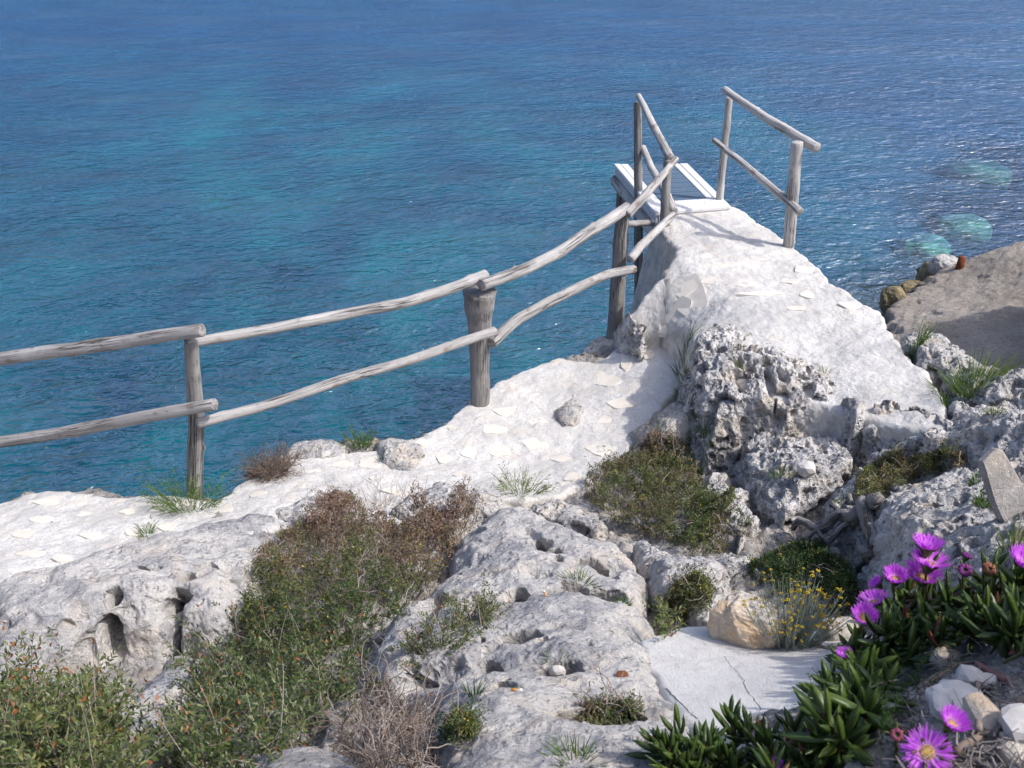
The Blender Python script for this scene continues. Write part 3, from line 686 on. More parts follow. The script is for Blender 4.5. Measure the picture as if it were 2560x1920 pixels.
L_SHADOW_HEAD = Layer([('w', 6.45, 8.2, 3.3), ('w', 6.7, 9.6, 3.4), ('w', 7.0, 10.6, 3.3), ('w', 8.0, 11.4, 3.2), ('w', 12, 12, 3.4), ('w', 13, 5.5, 4.0), ('w', 6.5, 6.4, 3.3)], [('w', 9, 9, 4.0)], slope=3.5, rr=0.3, edge=0.2)
tag(sheet('unseen_shadow_headland', L_SHADOW_HEAD, 'shore', M_GROUND, px=4, py=4, margin=0.9), kind='structure')  # unseen rise right of the view, added to throw shadow onto the shore rock
L_SHADE_BANK = Layer([('w', 1.60, 0.6, 5.4), ('w', 1.62, 1.1, 5.5), ('w', 1.70, 1.5, 5.5), ('w', 2.1, 1.66, 5.4), ('w', 3.2, 1.6, 5.3), ('w', 4.0, 0.4, 5.5), ('w', 1.9, -0.6, 5.3)], [('w', 2.4, 0.9, 5.7)], slope=4.0, rr=0.15, edge=0.06)
tag(sheet('unseen_shade_bank', L_SHADE_BANK, 'ground', M_GROUND, px=5, py=5, margin=0.6), kind='structure')  # unseen mound outside the view, added and shaped to shade the ice plant corner
LAND_BVH = None
bpy.context.view_layer.update()
_land = [o for o in SC.objects if o.type == 'MESH']
class Land:
    def __init__(s):
        dg = bpy.context.evaluated_depsgraph_get()
        s.t = []
        for o in _land:
            me = o.data; co = np.empty(len(me.vertices) * 3, np.float32); me.vertices.foreach_get('co', co); co = co.reshape(-1, 3) + np.array(o.location)
            d = co[:, 1] * CP - (co[:, 2] - CAMZ) * SP; v = co[:, 1] * SP + (co[:, 2] - CAMZ) * CP
            if d.min() > 0.3: box = (1280 + F * (co[:, 0] / d).min() - 3, 960 - F * (v / d).max() - 3, 1280 + F * (co[:, 0] / d).max() + 3, 960 - F * (v / d).min() + 3)
            else: box = (-1e9, -1e9, 1e9, 1e9)
            s.t.append((BVHTree.FromObject(o, dg), Vector(o.location), box, (co[:, 0].min(), co[:, 1].min(), co[:, 0].max(), co[:, 1].max())))
    def cast(s, org, d, px=None, xy=None):
        best, bn, bd = None, None, 1e9
        org = Vector(org); d = Vector(d)
        for b, off, box, bx in s.t:
            if px is not None and not (box[0] <= px[0] <= box[2] and box[1] <= px[1] <= box[3]): continue
            if xy is not None and not (bx[0] <= xy[0] <= bx[2] and bx[1] <= xy[1] <= bx[3]): continue
            h, n, i, dist = b.ray_cast(org - off, d)
            if h is not None and dist < bd: best, bn, bd = h + off, n, dist
        return best, bn
    def hit(s, px, py):
        d = Vector(ray(px, py)).normalized(); h, n = s.cast((0, 0, CAMZ), d, px=(px, py))
        return (np.array(h), np.array(n) if n.z > 0 else -np.array(n)) if h is not None else (None, None)
    def drop(s, x, y):
        h, n = s.cast((x, y, 8.0), (0, 0, -1), xy=(x, y))
        return (np.array(h), np.array(n)) if h is not None else (None, None)
LAND = Land()

# ------------------------------------------------------------------ sea
def shallow_at(X, Y):
    s = np.zeros_like(X)
    d = sdf(X, Y, L_SHORE.poly)
    s = np.maximum(s, 1 - smooth(0.0, 2.0, d + 0.6 * fbm(X * 0.9, Y * 0.9, 4, 3)))
    return s
th = np.concatenate([np.linspace(-math.pi, -0.72, 40, endpoint=False), np.linspace(-0.72, 0.72, 380), np.linspace(0.72, math.pi, 40)[1:]])
rs = np.concatenate([[0.5, 2.0], np.geomspace(4.0, 130, 520), np.geomspace(140, 6000, 30)])
R, A = np.meshgrid(rs, th, indexing='ij')
X, Y = R * np.sin(A), R * np.cos(A)
Z = np.zeros_like(X)
wr = np.random.default_rng(5)
for i in range(26):
    lam = 0.55 * (1.13 ** i)
    if lam > 9: break
    k = 2 * np.pi / lam; a = math.radians(wr.normal(-68, 34)); am = 0.0016 * lam ** 0.9
    kx, ky = k * math.cos(a), k * math.sin(a)
    res = np.clip(1 - (R * 0.0065) / (lam * 0.30), 0, 1)
    w = np.sin(kx * X + ky * Y + wr.uniform(0, 6.28) + 1.2 * fbm(X / lam * 0.22, Y / lam * 0.22, i, 2))
    Z += am * res * w
ii = np.arange(R.size).reshape(R.shape)
Q = np.stack([ii[:-1, :-1], ii[1:, :-1], ii[1:, 1:], ii[:-1, 1:]], -1).reshape(-1, 4)
SH = shallow_at(X, Y)
t = NT('sea_water'); p = t.pos()
sep = t.n('SeparateXYZ'); t.l(p, sep.inputs[0])
far = t.rng(sep.outputs['Y'], 9.0, 40.0)
patch = t.noise(t.mapping(p, (0.22, 0.13, 1)), 1.0, 5, 0.62, 0.6)
patch2 = t.noise(t.mapping(p, (0.9, 0.6, 1), loc=(4, 2, 0)), 1.0, 4, 0.6, 0.4)
mott = t.math('ADD', t.math('MULTIPLY', patch, 0.75), t.math('MULTIPLY', patch2, 0.25))
near_c = t.ramp(mott, [(0.36, (0.001, 0.026, 0.048)), (0.5, (0.002, 0.074, 0.098)), (0.64, (0.002, 0.142, 0.148))])
far_c = t.ramp(mott, [(0.38, (0.010, 0.050, 0.122)), (0.66, (0.012, 0.066, 0.148))])
body = t.mix(far, near_c, far_c)
right = t.rng(t.math('SUBTRACT', sep.outputs['X'], t.math('MULTIPLY', sep.outputs['Y'], 0.12)), 1.0, 7.0)
body = t.mix(t.math('MULTIPLY', right, 0.75), body, (0.016, 0.060, 0.130))
pw = t.mapping(p, (1, 1, 1), (0, 0, math.radians(-18)))
w1 = t.noise(t.mapping(pw, (1.0, 1.5, 1)), 1.35, 3, 0.55, 0.6)
w2 = t.noise(t.mapping(pw, (1.0, 1.6, 1), (0, 0, math.radians(14))), 3.1, 2, 0.5, 0.9)
w4 = t.noise(t.mapping(pw, (1.0, 1.5, 1), (0, 0, math.radians(-20))), 7.5, 2, 0.5, 0.6)
gust = t.rng(t.noise(t.mapping(p, (0.12, 0.22, 1), (0, 0, math.radians(-14))), 1.0, 4, 0.55), 0.35, 0.65, 0.7, 1.15)
w0 = t.noise(t.mapping(pw, (0.6, 1.5, 1)), 0.42, 2, 0.5, 0.4)
n2 = t.bump(t.math('MULTIPLY', w1, gust), 1.0, 0.165, t.bump(w0, 0.5, 0.16))
n3 = t.bump(t.math('MULTIPLY', w2, gust), 1.0, 0.105, n2)
n3 = t.bump(t.math('MULTIPLY', w4, gust), 1.0, 0.026, n3)
t.b.inputs['Subsurface Weight'].default_value = 1.0; t.b.inputs['Subsurface Radius'].default_value = (0.25, 0.6, 0.8); t.b.inputs['Subsurface Scale'].default_value = 1.0
t.set(base=body, rough=1.0, ior=1.333, spec=0.0)
tr = t.n('BsdfTransparent'); tr.inputs['Color'].default_value = (0.48, 0.82, 0.80, 1)
mx = t.n('MixShader')
gl = t.n('BsdfGlossy'); gl.inputs['Roughness'].default_value = 0.07; t.l(n3, gl.inputs['Normal'])
fr = t.n('Fresnel'); fr.inputs['IOR'].default_value = 1.333; t.l(n3, fr.inputs['Normal'])
mg = t.n('MixShader'); t.l(t.math('MINIMUM', t.math('MULTIPLY', fr.outputs[0], 1.0), 0.50), mg.inputs[0]); t.l(mx.outputs[0], mg.inputs[1]); t.l(gl.outputs[0], mg.inputs[2])
t.l(t.math('MULTIPLY', t.attr('shallow'), 0.94), mx.inputs[0]); t.l(t.b.outputs[0], mx.inputs[1]); t.l(tr.outputs[0], mx.inputs[2])
t.l(mg.outputs[0], t.out.inputs['Surface'])
for pxx, pyy, rad, k in ((2445, 440, 1.2, 0.9), (2405, 575, 0.85, 1.0), (2310, 630, 0.7, 1.0), (2480, 590, 1.6, 0.55), (2420, 520, 1.3, 0.6), (2545, 400, 1.5, 0.5), (2150, 720, 0.5, 0.6), (2540, 520, 1.3, .6)):
    c = atz(pxx, pyy, 0.0)
    q = np.hypot(X - c[0], (Y - c[1]) * 0.8) / rad + 0.45 * fbm(X * 1.3, Y * 1.3, 9, 3)
    SH = np.maximum(SH, k * (1 - smooth(0.3, 1.25, q)))
sea = obj('water', mesh_np('water', np.stack([X, Y, Z], -1).reshape(-1, 3), [Q], t.m, True, {'shallow': SH.ravel()}))
tag(sea, kind='structure')
# the sea floor and the pale rocks lying under the shallows
g = np.linspace(0, 1, 90); U, Vv = np.meshgrid(g, g, indexing='ij')
BX, BY = -14 + 44 * U, 5 + 28 * Vv
bz = -3.2 + 0.5 * fbm(BX * 0.5, BY * 0.5, 3, 4) + 2.0 * (1 - smooth(0, 6, sdf(BX, BY, L_SHORE.poly)))
ii = np.arange(BX.size).reshape(BX.shape)
Q = np.stack([ii[:-1, :-1], ii[1:, :-1], ii[1:, 1:], ii[:-1, 1:]], -1).reshape(-1, 4)
t = NT('sea_floor'); p = t.pos()
c = t.mix(t.rng(t.noise(p, 0.8, 5, 0.65), 0.35, 0.65), (0.10, 0.10, 0.06), (0.22, 0.20, 0.13))
c = t.mix(t.rng(t.noise(p, 4.0, 5, 0.65), 0.45, 0.6), c, (0.06, 0.075, 0.05))
tag(obj('seabed', mesh_np('seabed', np.stack([BX, BY, bz], -1).reshape(-1, 3), [Q], t.set(base=c, rough=0.9))), kind='structure')

def lump(name, mat, size, seed, sub=3, rough=0.25, flat=1.0):
    import bmesh
    bm = bmesh.new(); bmesh.ops.create_icosphere(bm, subdivisions=sub, radius=1.0)
    V = np.array([v.co[:] for v in bm.verts]); T = np.array([[v.index for v in f.verts] for f in bm.faces]); bm.free()
    n = fbm(V[:, 0] * 1.1 + V[:, 2] * 0.7 + seed, V[:, 1] * 1.1 - V[:, 2] * 0.6, seed, 4)
    q = np.round((V[:, 0] * 1.3 + seed) * 1.5) * 0
    V = V * (1 + rough * n + 0.25 * rough * fbm(V[:, 0] * 4 + V[:, 2] * 2, V[:, 1] * 4 + V[:, 2] * 3, seed + 3, 3))[:, None]
    V = np.sign(V) * np.abs(V) ** 0.82
    V = V * np.asarray(size)[None, :]
    return mesh_np(name, V, [T], mat, flat < 1)
M_PALE = mat_flat('submerged_stone', (0.74, 0.78, 0.68), 0.9, 0.25, 4.0)
for n_, (pxx, pyy, sx, sy, zz, lab) in enumerate((
        (2445, 440, 0.75, 0.7, -0.70, 'pale turquoise rock under water, the farthest from the brown shore'),
        (2405, 580, 0.55, 0.5, -0.62, 'pale turquoise rock under water, the middle one of three'),
        (2312, 632, 0.46, 0.4, -0.62, 'pale greenish rock under water just off the mossy shore tip'))):
    c = atz(pxx, pyy, zz)
    o = obj('submerged_rock', lump('submerged_rock', M_PALE, (sx, sy, 0.35), n_ * 5 + 2), loc=c)
    tag(o, lab, 'rock', 'pale rocks under the water')
M_MOSS = mat_limestone('mossy_rock', (0.26, 0.21, 0.12), (0.10, 0.085, 0.05), (0.33, 0.25, 0.12), 0.9)
for n_, (pxx, pyy, sx, sy, sz, zz, lab) in enumerate((
        (2232, 752, 0.22, 0.25, 0.26, 0.22, 'ochre mossy rock at the waterline nearest the white path'),
        (2345, 692, 0.36, 0.35, 0.30, 0.15, 'dark brown wet rock at the waterline under the grey knob'),
        (2362, 665, 0.26, 0.22, 0.20, 0.42, 'grey rounded rock knob on the shore beside the rusty stub'),
        (2290, 722, 0.30, 0.2, 0.14, 0.1, 'flat weedy rock at the waterline left of the dark wet rock'))):
    c = atz(pxx, pyy, zz)
    tag(obj('shore_boulder', lump('shore_boulder', M_MOSS if n_ != 2 else M_ROCKD, (sx * .85, sy * .85, sz * .8), n_ * 3 + 31, 4, 0.4), loc=c), lab, 'rock', 'rocks at the waterline')
M_RUST = mat_flat('rust', (0.16, 0.05, 0.02), 0.85, 0.35, 20)
c = atz(2393, 682, 0.45)
V_, T_, Q_, ax = tube([c + [0, 0, -0.1], c + [0.02, 0, 0.12], c + [0.03, 0, 0.26]], [0.055, 0.06, 0.055], 10)
a_ = Acc(); a_.add(V_, T_, Q_)
tag(obj('mooring_stub', a_.mesh('mooring_stub', M_RUST, True, c), loc=c), 'short rusty iron stub on the brown shore by the water', 'mooring post')

# ------------------------------------------------------------------ timber: fence, railings, platform
M_WOOD = mat_wood('weathered_wood')
M_WOODP = mat_wood('whitewashed_wood', (0.52, 0.495, 0.465), (0.36, 0.34, 0.32), (0.10, 0.085, 0.07), (0.58, 0.565, 0.54))
M_WOODG = mat_wood('grey_wood', (0.29, 0.275, 0.26), (0.18, 0.17, 0.16), (0.05, 0.045, 0.04), (0.38, 0.365, 0.35))
M_WOODE = mat_wood('rail_wood', (0.43, 0.41, 0.39), (0.26, 0.245, 0.235), (0.05, 0.045, 0.04), (0.48, 0.46, 0.44))
_ls = [0]
def log(name, mat, P, R, parent, base, n=44, k=16, wob=0.10, label=None):
    _ls[0] += 1; s = _ls[0]
    PR = np.hstack([np.asarray(P, float), np.asarray(R, float)[:, None]])
    PR = resample(PR, n)
    L = np.linspace(0, 1, n)
    off = np.stack([perlin(L * 5 + s * 3.7, L * 0 + 0.3, s % 30), perlin(L * 5 + s * 1.3, L * 0 + 5.3, s % 30), perlin(L * 5 + s * 2.1, L * 0 + 9.3, s % 30)], 1) * 0.10 * PR[:, 3:4]
    R2 = PR[:, 3] * (1 + 0.06 * perlin(L * 14 + s, L * 0, 3))
    # rounded sawn ends
    P3 = PR[:, :3] + off
    e0 = P3[0] + (P3[0] - P3[1]) / (np.linalg.norm(P3[0] - P3[1]) + 1e-9) * 0.005
    e1 = P3[-1] + (P3[-1] - P3[-2]) / (np.linalg.norm(P3[-1] - P3[-2]) + 1e-9) * 0.005
    P3 = np.vstack([e0, P3, e1]); R2 = np.r_[R2[0] * 0.88, R2, R2[-1] * 0.88]
    V, T, Q, ax = tube(P3, R2, k, True, wob, s)
    # a few knots
    r = np.random.default_rng(s)
    for _ in range(int(2 + n / 12)):
        i = r.integers(2, n) * k + r.integers(0, k)
        c = P3[i // k]; nrm = (V[i] - c); nrm = nrm / np.linalg.norm(nrm); dd = np.linalg.norm(V - V[i], axis=1)
        V = V + nrm[None] * (np.clip(1 - dd / (R2[i // k] * 0.75), 0, 1) ** 1.5 * R2[i // k] * r.uniform(0.12, 0.3))[:, None]
    ax = ax + np.array([s * 1.7, s * 0.9, s * 2.3])
    a = Acc(); a.add(V, T, Q, axis=ax)
    o = obj(name, a.mesh(name, mat, True, base), parent)
    if label: tag(o, label)
    return o
def post(base_px, z, top_px, sink=0.3):
    b = atz(*base_px, z); t_ = aty(*top_px, b[1]); d = t_ - b
    return b, t_, b - d / d[2] * sink
fb, _, _ = post((486, 1223), 2.50, (478, 858))
fence = empty('log_fence', (fb[0], fb[1], fb[2]), 'weathered log fence with crooked rails along the sea side of the path', 'fence')
FB = np.array(fence.location)
b1, t1, s1 = post((486, 1225), 2.50, (478, 852))
b2, t2, s2 = post((1200, 1013), 2.30, (1198, 731))
b3, t3, s3 = post((1534, 835), 2.15, (1555, 541))
m1, m2, m3 = pxm(480, 1000, b1), pxm(1200, 870, b2), pxm(1545, 700, b3)
log('post', M_WOODG, [s1, b1, 0.5 * b1 + 0.5 * t1 + [0.02, 0, 0], t1], [20 * m1, 20 * m1, 19 * m1, 16 * m1], fence, FB, label='fence post in the green tuft, slimmer than the flared one')
q = lambda f: b2 + f * (t2 - b2)
log('post', M_WOODG, [s2, b2, q(0.35), q(0.6), q(0.8), q(0.93), t2], [24 * m2, 24 * m2, 24 * m2, 25 * m2, 31 * m2, 38 * m2, 41 * m2], fence, FB, k=20, wob=0.05, label='thick fence post flaring towards its sawn top')
log('post', M_WOODG, [s3, b3, 0.5 * b3 + 0.5 * t3, t3], [18 * m3, 18 * m3, 17 * m3, 16 * m3], fence, FB, label='fence post at the end nearest the jetty')
def rail(pts, y0, y1, r0, r1, parent, base, mat=None, name='rail', n=48, wob=0.10):
    """pts: (px, py) along the rail; depth runs from y0 to y1"""
    pts = np.asarray(pts, float); L = np.r_[0, np.cumsum(np.linalg.norm(np.diff(pts, axis=0), axis=1))]; f = L / L[-1]
    iy = (1 - f) / y0 + f / y1
    P = np.array([aty(pts[i, 0], pts[i, 1], 1 / iy[i]) for i in range(len(pts))])
    R = np.array([(r0 + (r1 - r0) * f[i]) * pxm(pts[i, 0], pts[i, 1], P[i]) for i in range(len(pts))])
    return log(name, mat or M_WOODE, P, R, parent, base, n, wob=wob)
Y1, Y2, Y3 = b1[1], b2[1], b3[1]
YL = Y1 + 0.35
rail([(-420, 955), (-60, 905), (0, 897), (150, 876), (311, 854), (420, 836), (505, 825)], YL + 0.15, Y1 - 0.06, 17, 17, fence, FB)
rail([(-420, 1165), (0, 1105), (150, 1082), (311, 1052), (430, 1030), (536, 1011)], YL + 0.15, Y1 - 0.12, 14, 16, fence, FB)
rail([(470, 859), (680, 822), (855, 786), (1015, 757), (1132, 720), (1214, 688)], Y1 - 0.02, Y2 + 0.02, 13, 14, fence, FB)
rail([(496, 1058), (661, 1015), (855, 949), (1015, 904), (1113, 869), (1236, 828)], Y1 - 0.10, Y2 - 0.12, 13, 12, fence, FB)
rail([(1204, 713), (1307, 675), (1400, 630), (1465, 584), (1514, 554), (1568, 519)], Y2 - 0.12, Y3 - 0.02, 15, 14, fence, FB)
rail([(1229, 857), (1288, 803), (1365, 758), (1443, 720), (1521, 685), (1584, 673)], Y2 - 0.06, Y3 - 0.10, 15, 11, fence, FB)
# platform --------------------------------------------------------
ZP = 3.06
c_nl, c_nr, c_fr, c_fl = atz(1638, 531, ZP), atz(1828, 515, ZP), atz(1719, 408, ZP), atz(1535, 409, ZP)
ex = (c_nr - c_nl); wN = np.linalg.norm(ex)
plat = empty('platform', (c_nl + c_nr + c_fr + c_fl) / 4, 'white boarded bathing platform with blue slatted grating over the sea', 'platform')
PB = np.array(plat.location)
def bil(u, v):                                     # u across (left to right), v from land to sea
    return (c_nl * (1 - u) + c_nr * u) * (1 - v) + (c_fl * (1 - u) + c_fr * u) * v
def slab(name, mat, corners, z0, z1, parent, base, bev=0.006, label=None):
    """corners: four xy-z points in order, extruded from z0 to z1 (offsets)"""
    import bmesh
    bm = bmesh.new()
    vs = [bm.verts.new(Vector(c) + Vector((0, 0, z0)) - Vector(base)) for c in corners] + [bm.verts.new(Vector(c) + Vector((0, 0, z1)) - Vector(base)) for c in corners]
    n = len(corners)
    bm.faces.new(vs[:n][::-1]); bm.faces.new(vs[n:])
    for i in range(n): bm.faces.new((vs[i], vs[(i + 1) % n], vs[n + (i + 1) % n], vs[n + i]))
    bmesh.ops.recalc_face_normals(bm, faces=bm.faces)
    if bev: bmesh.ops.bevel(bm, geom=bm.edges[:], offset=bev, segments=1, affect='EDGES')
    me = bpy.data.meshes.new(name); bm.to_mesh(me); bm.free(); me.materials.append(mat)
    o = obj(name, me, parent)
    if label: tag(o, label)
    return o
M_PAINT = mat_painted('white_paint', (0.68, 0.67, 0.655), (0.36, 0.34, 0.31))
M_BLUE = mat_painted('blue_paint', (0.085, 0.135, 0.195), (0.13, 0.175, 0.23))
M_BEAM = mat_painted('beam_paint', (0.50, 0.50, 0.52), (0.25, 0.22, 0.2))
def quad(u0, u1, v0, v1): return [bil(u0, v0), bil(u1, v0), bil(u1, v1), bil(u0, v1)]
slab('plank', M_PAINT, quad(0.0, 1.0, 0.0, 0.11), -0.035, 0.0, plat, PB)
slab('plank', M_PAINT, quad(0.0, 1.0, 0.118, 0.185), -0.035, -0.002, plat, PB)
slab('plank', M_PAINT, quad(0.0, 0.085, 0.192, 1.0), -0.035, 0.0, plat, PB)
slab('plank', M_PAINT, quad(0.092, 0.19, 0.192, 1.0), -0.035, -0.003, plat, PB)
slab('plank', M_PAINT, quad(0.80, 0.885, 0.192, 1.0), -0.035, -0.002, plat, PB)
slab('plank', M_PAINT, quad(0.892, 1.0, 0.192, 1.0), -0.035, 0.0, plat, PB)
NS = 24
for i in range(NS):
    v0 = 0.197 + (0.995 - 0.197) * i / NS; v1 = v0 + (0.995 - 0.197) / NS * 0.80
    slab('slat', M_BLUE, quad(0.195, 0.795, v0, v1), -0.033, -0.008 - 0.003 * (i % 3 == 1), plat, PB, 0.003)
slab('beam', M_BEAM, quad(0.012, 0.05, 0.01, 0.99), -0.12, -0.038, plat, PB)
slab('beam', M_BEAM, quad(0.95, 0.988, 0.01, 0.99), -0.12, -0.038, plat, PB)
slab('beam', M_PAINT, quad(0.055, 0.945, 0.005, 0.03), -0.11, -0.038, plat, PB)
slab('beam', M_BEAM, quad(0.055, 0.945, 0.965, 0.99), -0.12, -0.038, plat, PB)
slab('beam', M_BEAM, quad(0.47, 0.53, 0.04, 0.96), -0.12, -0.036, plat, PB)
rl = 0.075
log('bearer_log', M_WOODP, [bil(0.06, 1.02) + [0, 0, -0.20], bil(0.07, 0.5) + [0, 0, -0.21], bil(0.10, -0.25) + [0, 0, -0.30]], [rl, rl, rl * 1.15], plat, PB)
log('bearer_log', M_WOODP, [bil(0.92, 1.02) + [0, 0, -0.20], bil(0.92, 0.5) + [0, 0, -0.21], bil(0.90, -0.2) + [0, 0, -0.25]], [rl, rl, rl], plat, PB)
log('support_pole', M_WOODG, [bil(0.10, 0.9) + [0, 0, -0.27], bil(0.10, 0.9) + [0, 0, -3.6]], [0.08, 0.09], plat, PB)
log('support_pole', M_WOODG, [bil(0.90, 0.9) + [0, 0, -0.27], bil(0.90, 0.9) + [0, 0, -3.6]], [0.08, 0.09], plat, PB)
g0 = bil(0.10, -0.06) + [0, 0, -0.30]
log('support_pole', M_WOODP, [g0 + [0.0, 0.05, 0.12], g0 + [0.03, -0.25, -0.55]], [0.085, 0.10], plat, PB)
# railings --------------------------------------------------------
f_v = 0.42
fl_b = bil(0.0, f_v) + [-0.075, 0, 0]
lrail = empty('handrail', (fl_b[0], fl_b[1], ZP), 'log handrail on the left side of the jetty platform where the fence joins', 'railing', 'handrails of the jetty platform')
LB = np.array(lrail.location)
yF = aty(1597, 490, fl_b[1])[1]
yF = fl_b[1]
def vpost(px0, py0, px1, py1, y, r0, r1, parent, base, mat, label=None):
    a, b = aty(px0, py0, y), aty(px1, py1, y)
    return log('post', mat, [a, 0.5 * (a + b), b], [r0 * pxm(px0, py0, a), 0.5 * (r0 + r1) * pxm(px0, py0, a), r1 * pxm(px1, py1, b)], parent, base, label=label), a, b
_, a_, b_ = vpost(1598, 790, 1594, 256, yF, 11.5, 9.5, lrail, LB, M_WOODG)
yN = c_nl[1] - 0.22
_, a_, b_ = vpost(1652, 735, 1669, 400, yN, 13, 10.5, lrail, LB, M_WOODG)
rail([(1596, 240), (1612, 268), (1628, 305), (1651, 349), (1674, 393)], yF - 0.02, yN - 0.02, 7.5, 11.5, lrail, LB, M_WOODP)
rail([(1607, 369), (1614, 385), (1626, 415), (1647, 452), (1668, 490), (1684, 527)], yF + 0.02, yN + 0.02, 8, 11, lrail, LB, M_WOODP)
rail([(1568, 536), (1610, 493), (1650, 445), (1691, 397)], Y3 - 0.13, yN - 0.12, 12, 8, lrail, LB, M_WOODP)
rail([(1575, 648), (1600, 618), (1628, 590), (1658, 560), (1684, 537)], Y3 - 0.10, yN - 0.12, 11.5, 9, lrail, LB, M_WOODP)
rail([(1566, 560), (1628, 556)], Y3 + 0.1, yN + 0.1, 8, 8, lrail, LB, M_WOODG, 'brace', n=10)
fr_b = bil(1.0, 0.15) + [0.06, 0, 0]
rrail = empty('handrail', (fr_b[0], fr_b[1], ZP), 'log handrail with thick sawn top rail on the right side of the jetty platform', 'railing', 'handrails of the jetty platform')
RB = np.array(rrail.location)
yFR = fr_b[1]
yNR = atz(1973, 612, 2.98)[1]
vpost(1797, 520, 1823, 245, yFR, 9.5, 9, rrail, RB, M_WOODP)
vpost(1970, 640, 1992, 356, yNR, 14, 15, rrail, RB, M_WOODP)
rail([(1811, 223), (1860, 258), (1920, 298), (1985, 336), (2043, 370)], yFR - 0.02, yNR - 0.06, 8.5, 13, rrail, RB, M_WOODP)
rail([(1785, 351), (1850, 402), (1925, 465), (1970, 502), (2000, 530)], yFR - 0.10, yNR - 0.14, 7, 11, rrail, RB, M_WOODP)
# rusty nails where the rails meet the posts are parts of the rails' own timbers

# ------------------------------------------------------------------ flagstones set in the two paths
M_FLAG = mat_flat('flagstone', (0.66, 0.605, 0.525), 0.9, 0.08, 9.0, 0.15)
frng = np.random.default_rng(21)
def flagstone(parent, px, py, w, h, ang=None, lift=-0.001):
    P, n = LAND.hit(px, py)
    if P is None: return
    m = pxm(px, py, P); view = math.asin(min(1, (CAMZ - P[2]) / np.linalg.norm(P - [0, 0, CAMZ])))
    a, b = 0.5 * w * m, 0.5 * h * m / max(0.3, math.sin(view))
    rot = frng.uniform(-0.35, 0.35) if ang is None else ang
    k = frng.integers(4, 7); t = np.sort(np.linspace(0, 2 * np.pi, k, endpoint=False) + frng.uniform(-0.38, 0.38, k))
    poly = np.stack([np.cos(t) * frng.uniform(0.65, 1.35, k), np.sin(t) * frng.uniform(0.65, 1.35, k)], 1) * [a, b] * 1.12
    c, s = math.cos(rot), math.sin(rot); poly = poly @ np.array([[c, s], [-s, c]])
    # tilt of the ground under the stone from three drops
    pts = [LAND.drop(P[0] + dx, P[1] + dy)[0] for dx, dy in ((-a * .6, -b * .6), (a * .6, -b * .6), (0, b * .7))]
    if any(q is None for q in pts) or max(abs(q[2] - P[2]) for q in pts) > 0.28: gx = gy = 0.0; z0 = P[2]
    else:
        A = np.array([[q[0] - P[0], q[1] - P[1], 1] for q in pts]); gx, gy, z0 = np.linalg.solve(A, [q[2] for q in pts]); gx, gy = np.clip([gx, gy], -1.1, 1.1)
    # rounded outline: cut corners
    out = []
    for i in range(k):
        p, q = poly[i], poly[(i + 1) % k]
        out += [p * 0.86 + q * 0.14, p * 0.52 + q * 0.48 + frng.uniform(-.004, .004, 2), p * 0.14 + q * 0.86]
    out = np.array(out); n_ = len(out)
    up = z0 - P[2] + lift + frng.uniform(0.0, 0.010)
    top = np.c_[out * 0.975, gx * out[:, 0] + gy * out[:, 1] + up]
    rim = np.c_[out, gx * out[:, 0] + gy * out[:, 1] + up - 0.004]
    bot = np.c_[out * 1.02, gx * out[:, 0] + gy * out[:, 1] + up - 0.045]
    V = np.vstack([top, rim, bot, [[0, 0, up]]])
    i = np.arange(n_); j = (i + 1) % n_
    T = np.stack([i, j, np.full(n_, 3 * n_)], 1)
    Q = np.vstack([np.stack([n_ + i, n_ + j, j, i], 1), np.stack([2 * n_ + i, 2 * n_ + j, n_ + j, n_ + i], 1)])
    o = obj('flagstone', mesh_np('flagstone', V, [T, Q], M_FLAG, False), parent)
    o.location = P - np.array(parent.location)
for s_ in [(1264, 1029, 66, 25), (1231, 1072, 78, 25), (1344, 1054, 48, 30), (1517, 951, 56, 30), (1564, 912, 38, 40), (1622, 887, 40, 24), (1610, 980, 58, 24), (1556, 1011, 60, 24), (1513, 1052, 40, 20),
           (1334, 1110, 62, 36), (1250, 1128, 58, 32), (1175, 1134, 46, 30), (1109, 1149, 42, 30), (1128, 1068, 32, 18), (1501, 1120, 70, 36), (930, 1157, 60, 42), (953, 1192, 56, 20), (980, 1231, 60, 30),
           (1431, 1194, 44, 26), (1148, 1186, 36, 18), (111, 1255, 78, 30), (455, 1262, 70, 30), (778, 1175, 66, 22), (200, 1285, 60, 20), (101, 1300, 54, 24), (58, 1336, 62, 24), (230, 1338, 62, 24),
           (420, 1318, 44, 30), (320, 1280, 50, 18), (78, 1385, 70, 22), (560, 1275, 54, 20), (640, 1235, 50, 18), (1400, 1150, 50, 22), (1060, 1105, 40, 20), (860, 1160, 50, 20), (330, 1335, 50, 22), (160, 1395, 56, 22)]:
    flagstone(path, *s_)
prom = [o for o in SC.objects if o.name == 'path.001'][0]
for s_ in [(1820, 663, 72, 16), (2010, 676, 46, 14), (1712, 717, 66, 20), (1862, 708, 52, 18), (1911, 650, 30, 10), (1735, 753, 66, 56), (1968, 703, 46, 16), (1902, 734, 110, 18), (2124, 766, 46, 16), (2018, 737, 40, 14),
           (1690, 790, 78, 28), (1775, 700, 40, 14), (1850, 618, 40, 11), (1990, 770, 60, 16), (1760, 640, 44, 12)]:
    flagstone(prom, *s_)

